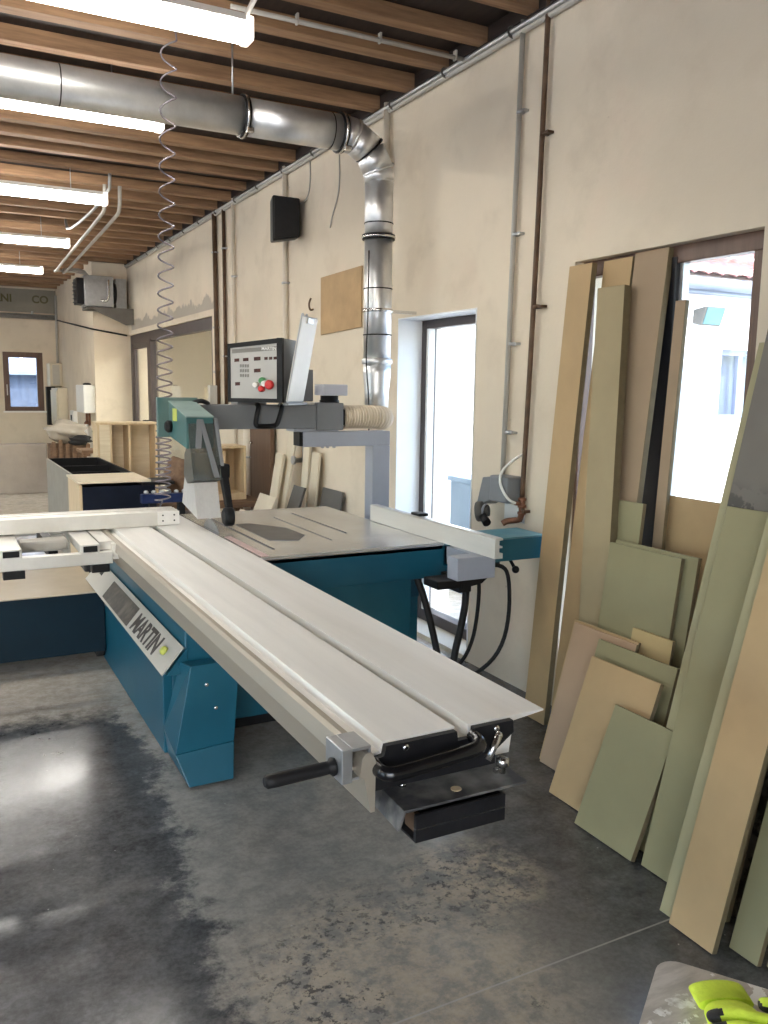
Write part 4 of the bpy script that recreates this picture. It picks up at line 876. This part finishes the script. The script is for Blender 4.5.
# scrap bin with film and offcuts
t = thing('scrap_crate', (1.7, 13.0, 0), 'brown slatted crate of offcuts in the far left corner', 'crate')
for i in range(6): B().box(1.44 + i * .09, 1.49 + i * .09, 12.70, 12.73, 0, .76 + .03 * math.sin(i * 2.1), .003).build('slat', 'bench_brown', t)
B().box(1.42, 1.96, 12.73, 12.75, .18, .26).box(1.42, 1.96, 12.73, 12.75, .58, .66).build('rail', 'bench_brown', t)
B().box(1.42, 1.45, 12.75, 13.05, .05, .72).box(1.93, 1.96, 12.75, 13.05, .05, .72).box(1.42, 1.96, 12.75, 13.05, .02, .05).box(1.42, 1.96, 13.05, 13.07, .02, .72).build('side', 'bench_brown', t)
def blob(c, s, seed, sub=3, amp=.22):
    def f(t):
        bmesh.ops.create_icosphere(t, subdivisions=sub, radius=1)
        r = random.Random(seed); ph = [r.uniform(0, 6) for _ in range(9)]
        for v in t.verts:
            p = v.co; k = 1 + amp * (math.sin(3 * p.x + ph[0]) * math.sin(4 * p.y + ph[1]) + .6 * math.sin(7 * p.z + ph[2] + 3 * p.x) + .4 * math.sin(11 * p.y + ph[3]))
            v.co = Vector((c[0] + p.x * s[0] * k, c[1] + p.y * s[1] * k, c[2] + p.z * s[2] * k))
        for fc in t.faces: fc.smooth = True
    b = MB(); b._new(f); return b
tag(blob((1.66, 12.92, .90), (.27, .17, .14), 4).build('plastic_bag', 'film'), 'crumpled clear plastic bag on top of the scrap crate', 'bag')
tag(blob((1.82, 12.66, .78), (.15, .05, .06), 9, 3, .3).build('dark_cloth', 'black_rubber'), 'dark cloth hanging over the front of the scrap crate', 'cloth')
tag(B().hexa([(1.36, 11.1, 0), (1.46, 11.1, 0), (1.46, 11.4, 0), (1.36, 11.4, 0), (1.30, 11.15, .52), (1.42, 11.15, .52), (1.42, 11.45, .52), (1.30, 11.45, .52)]).build('pale_offcut', 'ply_pale'), 'pale offcut standing on the floor left of the black cabinet', 'board')
t = thing('side_table', (1.9, 11.4, 0), 'small dark low stand between the crate and the shelf unit', 'table')
B().box(1.62, 2.12, 11.2, 11.7, .70, .74, .004).build('table_top', 'bench_brown', t)
for x, y in ((1.64, 11.22), (2.06, 11.22), (1.64, 11.64), (2.06, 11.64)): B().box(x, x + .04, y, y + .04, 0, .70).build('leg', 'bench_brown', t)
B().box(1.66, 2.06, 11.23, 11.25, .45, .66).build('panel', 'console', t)
# black cabinets
t = thing('black_cabinet', (1.2, 8.6, 0), 'long open black cabinet box lying behind the crosscut fence', 'cabinet')
B().box(1.0, 1.02, 7.45, 9.35, 0, .80, .002).build('side_panel', 'grey_board', t)
B().box(1.02, 1.52, 7.45, 7.47, 0, .80).box(1.02, 1.52, 9.33, 9.35, 0, .80).box(1.50, 1.52, 7.47, 9.33, 0, .80).box(1.02, 1.50, 7.47, 9.33, .02, .04).build('carcass', 'black_board', t)
B().box(1.02, 1.50, 8.08, 8.10, .04, .77).box(1.02, 1.50, 8.72, 8.74, .04, .77).build('divider', 'black_board', t)
t = thing('drawer_cabinet', (1.22, 7.05, 0), 'navy fronted cabinet with a pale plywood top behind the crosscut fence', 'cabinet')
B().box(.955, .975, 6.80, 7.43, 0, .79, .002).build('side_panel', 'ply', t)
B().box(.976, 1.53, 6.79, 6.81, .02, .775, .002).build('front_panel', 'navy', t)
B().box(.976, 1.53, 6.81, 7.43, .02, .775).build('carcass', 'black_board', t)
B().box(.945, 1.50, 6.80, 7.445, .80, .815, .002).build('top', 'ply_pale', t)
B().box(1.42, 1.68, 6.76, 7.1, .776, .80, .003).build('dark_lid', 'black_board', t)
# light wood shelf unit
t = thing('shelf_unit', (1.9, 9.75, 0), 'light wood open shelf unit standing behind the black cabinets', 'shelf')
X0, X1, Yf, Yb = 1.575, 2.225, 9.72, 10.05
B().box(X0 - .01, X1 + .01, Yf - .005, Yb, 1.125, 1.15, .002).build('top', 'ply', t)
for i, x in enumerate((X0, X0 + .13, X0 + .335, X1 - .022)): B().box(x, x + .022, Yf, Yb, 0, 1.125, .001).build('upright', 'ply', t)
B().box(X0 + .02, X1 - .02, Yb - .01, Yb, .02, 1.125).build('back', 'ply_pale', t)
B().box(X0 + .02, X0 + .13, Yf + .001, Yf + .02, .02, 1.125).build('front_panel', 'ply_pale', t)
B().box(X0 + .152, X1 - .022, Yf + .01, Yb - .01, .30, .32).box(X0 + .02, X1 - .02, Yf + .01, Yb - .01, .02, .04).build('shelf', 'ply', t)
# workbench with carcass
t = thing('workbench', (2.1, 7.2, 0), 'dark wooden workbench behind the blade guard', 'workbench')
B().box(1.62, 2.50, 6.95, 7.58, .53, .58, .004).build('bench_top', 'bench_brown', t)
for x, y in ((1.66, 6.98), (2.42, 6.98), (1.66, 7.5), (2.42, 7.5)): B().box(x, x + .07, y, y + .07, 0, .53).build('leg', 'bench_brown', t)
B().box(1.68, 2.46, 7.0, 7.03, .34, .42).build('rail', 'bench_brown', t)
t = thing('wood_carcass', (2.25, 7.2, .58), 'small light wood carcass on the bench behind the guard arm', 'cabinet')
B().box(2.02, 2.39, 7.10, 7.40, .581, .635, .001).build('bottom', 'ply', t)
B().box(2.02, 2.04, 7.10, 7.40, .635, 1.03).box(2.19, 2.21, 7.12, 7.40, .635, 1.01).box(2.37, 2.39, 7.10, 7.40, .635, 1.03).build('side', 'ply', t)
B().box(2.04, 2.37, 7.38, 7.40, .635, 1.03).build('back', 'ply', t)
B().box(2.02, 2.39, 7.10, 7.40, 1.03, 1.05).build('top', 'ply', t)
t = thing('clamp_bar', (1.6, 6.6, .64), 'dark blue steel bar with a row of knobs behind the blade guard', 'clamp')
B().box(1.36, 1.72, 6.50, 6.56, .665, .735, .004).build('bar', 'blue_steel', t)
for i in range(6): B().lathe((1.40 + i * .058, 6.53, .735), (0, 0, 1), [(.012, 0), (.018, .006), (.018, .018), (.01, .026)], 10).build('knob', 'galv_dull', t)
for x in (1.42, 1.64): B().box(x, x + .05, 6.5, 6.56, 0, .665).build('leg', 'black_steel', t)
tag(blob((1.86, 7.27, .77), (.13, .16, .19), 21, 3, .18).build('tool_bag', 'bench_brown'), 'dark brown bag on the bench, seen left of the blade guard', 'bag')
# brown door leaf and pale strips leaning on the wall
t = thing('door_leaf', (2.6, 7.35, 0), 'dark brown door leaf standing against the wall behind the saw arm', 'door')
B().box(2.585, 2.625, 7.02, 7.56, 0, 1.32, .003).build('leaf', 'door_brown', t)
B().cyl((2.56, 7.5, 1.05), (2.585, 7.5, 1.05), .012, 8).build('handle', 'steel', t)
def lean(label, m, x0, y0, y1, h, dx, t=.018, roll=0.):
    return board(label, m, x0, y1, y1 - y0, h, dx, t, roll, False, 'offcuts leaning on the wall behind the saw')
lean('tall cream strip leaning right of the brown door leaf', 'cream_board', 2.36, 6.36, 6.52, 1.28, .22)
lean('second cream strip, shorter, in front of the tall one', 'cream_board', 2.31, 6.44, 6.60, 1.02, .17)
lean('narrow cream strip leaning under the middle of the saw arm', 'cream_board', 2.50, 6.14, 6.26, 1.30, .10)
lean('cream strip leaning at the right end of the pale strips', 'cream_board', 2.50, 5.98, 6.12, 1.06, .10)
lean('tilted square cream offcut at the foot of the pale strips', 'cream_board', 2.02, 6.20, 6.56, .72, .24, .018, -14)
lean('small cream offcut leaning on the tilted square one', 'cream_board', 1.94, 6.46, 6.62, .58, .2, .018, -10)
lean('dark grey offcut leaning against the cream strips', 'charcoal_board', 2.22, 6.02, 6.24, .80, .24, .018, -6)
lean('dark square board leaning on the wall left of the grey post', 'charcoal_board', 2.47, 5.58, 5.94, .80, .14)
t = thing('wall_tap', (2.6, 6.35, .9), 'small metal tap and pipe between the pale strips', 'tap')
B().cyl((2.62, 6.34, .0), (2.62, 6.34, 1.3), .014, 8).build('pipe', 'galv_dull', t)
B().lathe((2.60, 6.34, .98), (-1, 0, 0), [(.02, 0), (.02, .05), (.035, .06), (.035, .08)], 10).build('valve', 'galv_dull', t)

# ================================================================== TABLE AND GLOVES bottom right
e1 = Vector((.568, -.823, 0)).normalized(); e2 = Vector((-.823, -.568, 0)); c0 = Vector((.880, .796, 0))
t = thing('side_bench', tuple(c0 + e1 * .35 + e2 * .3), 'grey paint spotted table corner at the bottom right', 'table')
pts = []
A_, Bq = .75, .62
for (cx, cy), a0 in (((.03, .03), 180), ((A_ - .03, .03), 270), ((A_ - .03, Bq - .03), 0), ((.03, Bq - .03), 90)):
    for k in range(7):
        a = math.radians(a0 + k * 15); p = c0 + e1 * (cx + .03 * math.cos(a)) + e2 * (cy + .03 * math.sin(a)); pts.append((p.x, p.y))
MB().prism(pts, 'Z', .725, .75).build('table_top', 'splash', t)
for u, v in ((.08, .08), (.67, .08), (.08, .54), (.67, .54)):
    p = c0 + e1 * u + e2 * v; B().cyl((p.x, p.y, 0), (p.x, p.y, .725), .02, 10).build('leg', 'galv_dull', t)

def glove(label, org, ang, flip=1, tilt=0.):
    """a work glove lying palm down: knit back in lime, dipped palm in black"""
    t = thing('work_glove', org, label, 'glove', None)
    R = Matrix.Translation(org) @ Matrix.Rotation(ang, 4, 'Z') @ Matrix.Rotation(tilt, 4, 'Y')
    def body(sz, zoff, grow):
        b = MB()
        def ell(path, rad, fl):  # flattened tube along path
            bb = MB().tube(path, rad, 12, 2); bb.bm.transform(Matrix.Translation((0, 0, 0)) @ Matrix.Diagonal((1, 1, fl, 1)))
            me = bpy.data.meshes.new('t'); bb.bm.to_mesh(me); bb.bm.free(); b.bm.from_mesh(me); bpy.data.meshes.remove(me)
        return b, ell
    sk = bmesh.new()
    j = {}
    def V(n, p): j[n] = sk.verts.new((p[0], p[1] * flip, p[2]))
    V('w0', (-.07, 0, .020)); V('w1', (-.02, 0, .021)); V('p0', (.02, 0, .022)); V('p1', (.055, 0, .024))
    edges = [('w0', 'w1'), ('w1', 'p0'), ('p0', 'p1')]
    rad = {'w0': (.040, .018), 'w1': (.038, .018), 'p0': (.042, .018), 'p1': (.040, .017)}
    for n, yy, ln in (('i', .032, .072), ('m', .011, .082), ('r', -.011, .075), ('l', -.032, .058)):
        V(n + '0', (.075, yy, .022)); V(n + '1', (.075 + ln * .5, yy * 1.2, .028)); V(n + '2', (.075 + ln, yy * 1.25, .014))
        edges += [('p1', n + '0'), (n + '0', n + '1'), (n + '1', n + '2')]
        rad[n + '0'] = (.0115, .0115); rad[n + '1'] = (.011, .011); rad[n + '2'] = (.009, .009)
    V('t0', (.02, .038, .02)); V('t1', (.045, .062, .02)); V('t2', (.075, .075, .014)); edges += [('p0', 't0'), ('t0', 't1'), ('t1', 't2')]
    rad['t0'] = (.016, .014); rad['t1'] = (.013, .013); rad['t2'] = (.010, .010)
    for a, c in edges: sk.edges.new((j[a], j[c]))
    sk.verts.index_update()
    idx = {n: v.index for n, v in j.items()}
    me = bpy.data.meshes.new('g'); sk.to_mesh(me); sk.free()
    ob = bpy.data.objects.new('g', me); COL.objects.link(ob)
    md = ob.modifiers.new('s', 'SKIN'); md.use_smooth_shade = True
    for n, i in idx.items():
        v = me.skin_vertices[0].data[i]; v.radius = rad[n]; v.use_root = (n == 'p0')
    ob.modifiers.new('u', 'SUBSURF').levels = 2
    bpy.context.view_layer.update()
    m2 = bpy.data.meshes.new_from_object(ob.evaluated_get(bpy.context.evaluated_depsgraph_get()))
    bpy.data.objects.remove(ob); bpy.data.meshes.remove(me)
    mz = min(v.co.z for v in m2.vertices)
    m2.transform(Matrix.Diagonal((1, 1, .8, 1)) @ Matrix.Translation((0, 0, -mz + .001)))
    for part, m in (('knit_back', 'lime'), ('coated_palm', 'glove_black')):
        bb = bmesh.new(); bb.from_mesh(m2)
        kill = []
        for f in bb.faces:
            c = f.calc_center_median(); pal = (c.z < .0145 and c.x > .0) or c.x > .13
            if pal != (part == 'coated_palm'): kill.append(f)
        bmesh.ops.delete(bb, geom=kill, context='FACES')
        for f in bb.faces: f.smooth = True
        bb.transform(R)
        q = MB(); q.bm.free(); q.bm = bb; q.build(part, m, t)
    bb = MB().lathe((-.092, 0, .021), (1, 0, 0), [(.036, 0), (.037, .003), (.037, .034)], 24); bb.bm.transform(Matrix.Translation((0, 0, .0085)) @ Matrix.Diagonal((1, 1, .30, 1))); bb.bm.transform(R); bb.build('cuff', 'lime', t)
    bpy.data.meshes.remove(m2)
    return t
glove('hi-vis yellow glove lying at the back, its plain cuff showing', (.842, .618, .751), math.radians(-116), 1)
glove('front hi-vis yellow glove with black dipped fingers pointing left', (.905, .535, .776), math.radians(146), -1)

# ================================================================== OUTSIDE
struct('ground_outside', MB().box(WT, 30, -25, 7.8, -.25, -.02).box(6.5, 30, 7.8, 40, -.25, -.02).box(-30, 6.5, 17.7, 45, -.25, -.02).box(-40, -6.3, -25, 17.7, -.25, -.02).box(-6.3, WT, -25, -3.3, -.25, -.02), 'paving')
t = thing('neighbour_house', (9, 7, -.02), 'white rendered house with a red tiled roof across the yard', 'house')
Yw = 6.5
hb = MB(); hb.box(3.2, 7.52, Yw, Yw + .25, -.02, 2.66).box(8.05, 16, Yw, Yw + .25, -.02, 2.66).box(7.52, 8.05, Yw, Yw + .25, -.02, 1.27).box(7.52, 8.05, Yw, Yw + .25, 2.03, 2.66)
hb.build('house_wall', 'outdoor_wall', t)
hw = MB().box(7.52, 8.05, Yw + .06, Yw + .11, 1.97, 2.03).box(7.52, 8.05, Yw + .06, Yw + .11, 1.27, 1.33).box(7.52, 7.58, Yw + .06, Yw + .11, 1.33, 1.97).box(7.86, 7.92, Yw + .06, Yw + .11, 1.33, 1.97).build('window_frame', 'blind', t)
MB().box(7.58, 7.86, Yw + .09, Yw + .10, 1.33, 1.97).box(7.92, 8.05, Yw + .09, Yw + .10, 1.33, 1.97).build('pane', 'glass', hw)
MB().box(7.52, 8.05, Yw + .24, Yw + .26, 1.27, 2.03).build('blind', 'blind', hw)
MB().box(3.2, 16, Yw - .16, Yw, 2.58, 2.70).cyl((3.2, Yw - .2, 2.66), (16, Yw - .2, 2.66), .06, 12).build('gutter', 'gutter', t)
def tiles(t0, x0, x1, y0, z0, y1, z1, nm):
    b = MB()
    def f(q):
        nx = int((x1 - x0) / .025); ny = 14; R = []
        for jx in range(nx + 1):
            x = x0 + (x1 - x0) * jx / nx; row = []
            for k in range(ny):
                for e in (0, 1):
                    s_ = (k + e * .999) / ny; st = .03 * (1 - e)
                    row.append(q.verts.new((x, y0 + (y1 - y0) * s_, z0 + (z1 - z0) * s_ + .035 * abs(math.sin(PI * x / .2)) + st)))
            R.append(row)
        for a, c in zip(R, R[1:]):
            for k in range(len(a) - 1): q.faces.new((a[k], c[k], c[k + 1], a[k + 1]))
    b._new(f); return b.build(nm, 'roof_tile', t0)
tiles(t, 3.2, 16, Yw - .22, 2.72, Yw + 3.2, 4.4, 'roof')
MB().hexa([(3.2, Yw - .2, 2.66), (16, Yw - .2, 2.66), (16, Yw + 3.2, 4.3), (3.2, Yw + 3.2, 4.3), (3.2, Yw - .2, 2.71), (16, Yw - .2, 2.71), (16, Yw + 3.2, 4.36), (3.2, Yw + 3.2, 4.36)]).build('roof_deck', 'outdoor_wall', t)
MB().box(6.9, 9.5, Yw + .42, Yw + .50, 3.00, 3.10, .01).build('verge_board', 'outdoor_wall', t)
t = thing('floodlight', (7.08, 6.3, 2.24), 'floodlight fixed to the white wall across the yard', 'floodlight')
MB().hexa([(6.93, 6.28, 2.24), (7.22, 6.28, 2.24), (7.18, 6.42, 2.27), (6.97, 6.42, 2.27), (6.93, 6.22, 2.43), (7.22, 6.22, 2.43), (7.18, 6.42, 2.41), (6.97, 6.42, 2.41)], .01).build('housing', 'charcoal_board', t)
MB().hexa([(6.95, 6.268, 2.255), (7.20, 6.268, 2.255), (7.20, 6.275, 2.255), (6.95, 6.275, 2.255), (6.95, 6.212, 2.415), (7.20, 6.212, 2.415), (7.20, 6.22, 2.415), (6.95, 6.22, 2.415)]).build('lens', 'lens', t)
MB().box(7.06, 7.10, 6.40, 6.50, 2.30, 2.34).build('bracket', 'black_steel', t)
t = thing('yard_box', (4.1, 5.6, -.02), 'blue grey metal box standing outside the glazed door', 'box')
MB().box(3.52, 3.95, 5.05, 5.55, -.02, .86, .01).build('body', 'blue_grey', t)
MB().box(3.50, 3.97, 5.03, 5.57, .86, .90, .006).build('lid', 'blue_grey', t)
t = thing('distant_shed', (1.5, 24, -.02), 'dark slate shed with a pale sheet roof seen through the back window', 'shed')
MB().box(-2, 6, 24, 26, -.02, 1.85).build('shed_wall', 'slate', t)
rb = MB().hexa([(-2.2, 23.7, 1.80), (6.2, 23.7, 1.80), (6.2, 27, 5.2), (-2.2, 27, 5.2), (-2.2, 23.7, 1.88), (6.2, 23.7, 1.88), (6.2, 27, 5.28), (-2.2, 27, 5.28)]).build('shed_roof', 'pale_roof', t)
for i in range(16): MB().hexa([(-2 + i * .5, 23.7, 1.885), (-1.93 + i * .5, 23.7, 1.885), (-1.53 + i * .5, 27, 5.285), (-1.6 + i * .5, 27, 5.285), (-2 + i * .5, 23.7, 1.92), (-1.93 + i * .5, 23.7, 1.92), (-1.53 + i * .5, 27, 5.32), (-1.6 + i * .5, 27, 5.32)]).build('roof_rib', 'outdoor_wall', rb)

# ================================================================== LIGHT, WORLD, CAMERA
w = bpy.data.worlds.new('World'); SC.world = w; w.use_nodes = True
N = w.node_tree.nodes; bg = N['Background']
sky = N.new('ShaderNodeTexSky'); sky.sky_type = 'NISHITA'; sky.sun_disc = False; sky.sun_elevation = math.radians(48); sky.sun_rotation = math.radians(190); sky.air_density = 1.0; sky.dust_density = 2.0
w.node_tree.links.new(sky.outputs[0], bg.inputs['Color']); bg.inputs['Strength'].default_value = .8
sl = bpy.data.lights.new('sun', 'SUN'); sl.energy = 2.6; sl.angle = math.radians(1.0); sl.color = (1, .96, .9)
so = bpy.data.objects.new('sun', sl); COL.objects.link(so); so.location = (0, -10, 15)
so.rotation_euler = Vector((.22, 1., -1.15)).to_track_quat('-Z', 'Y').to_euler()

f, pitch, yaw, roll = 847.7, .143259, .487106, .01405
F = Vector((math.sin(yaw) * math.cos(pitch), math.cos(yaw) * math.cos(pitch), -math.sin(pitch)))
R0 = Vector((math.cos(yaw), -math.sin(yaw), 0)); U0 = R0.cross(F)
R1 = R0 * math.cos(roll) + U0 * math.sin(roll); U1 = R1.cross(F)
cam = bpy.data.cameras.new('camera'); co = bpy.data.objects.new('camera', cam); COL.objects.link(co)
cam.sensor_fit = 'VERTICAL'; cam.sensor_height = 24; cam.lens = f / 1024 * 24; cam.clip_start = .05; cam.clip_end = 200
co.matrix_world = Matrix(((R1.x, U1.x, -F.x, 0), (R1.y, U1.y, -F.y, 0), (R1.z, U1.z, -F.z, 1.55), (0, 0, 0, 1)))
SC.camera = co
vs = SC.view_settings; vs.view_transform = 'Standard'; vs.look = 'None'; vs.exposure = 1.0; vs.gamma = 1.; vs.use_curve_mapping = False
SC.cycles.max_bounces = 8; SC.cycles.diffuse_bounces = 5; SC.cycles.transparent_max_bounces = 12; SC.cycles.sample_clamp_indirect = 6.
SC.cycles.use_denoising = True
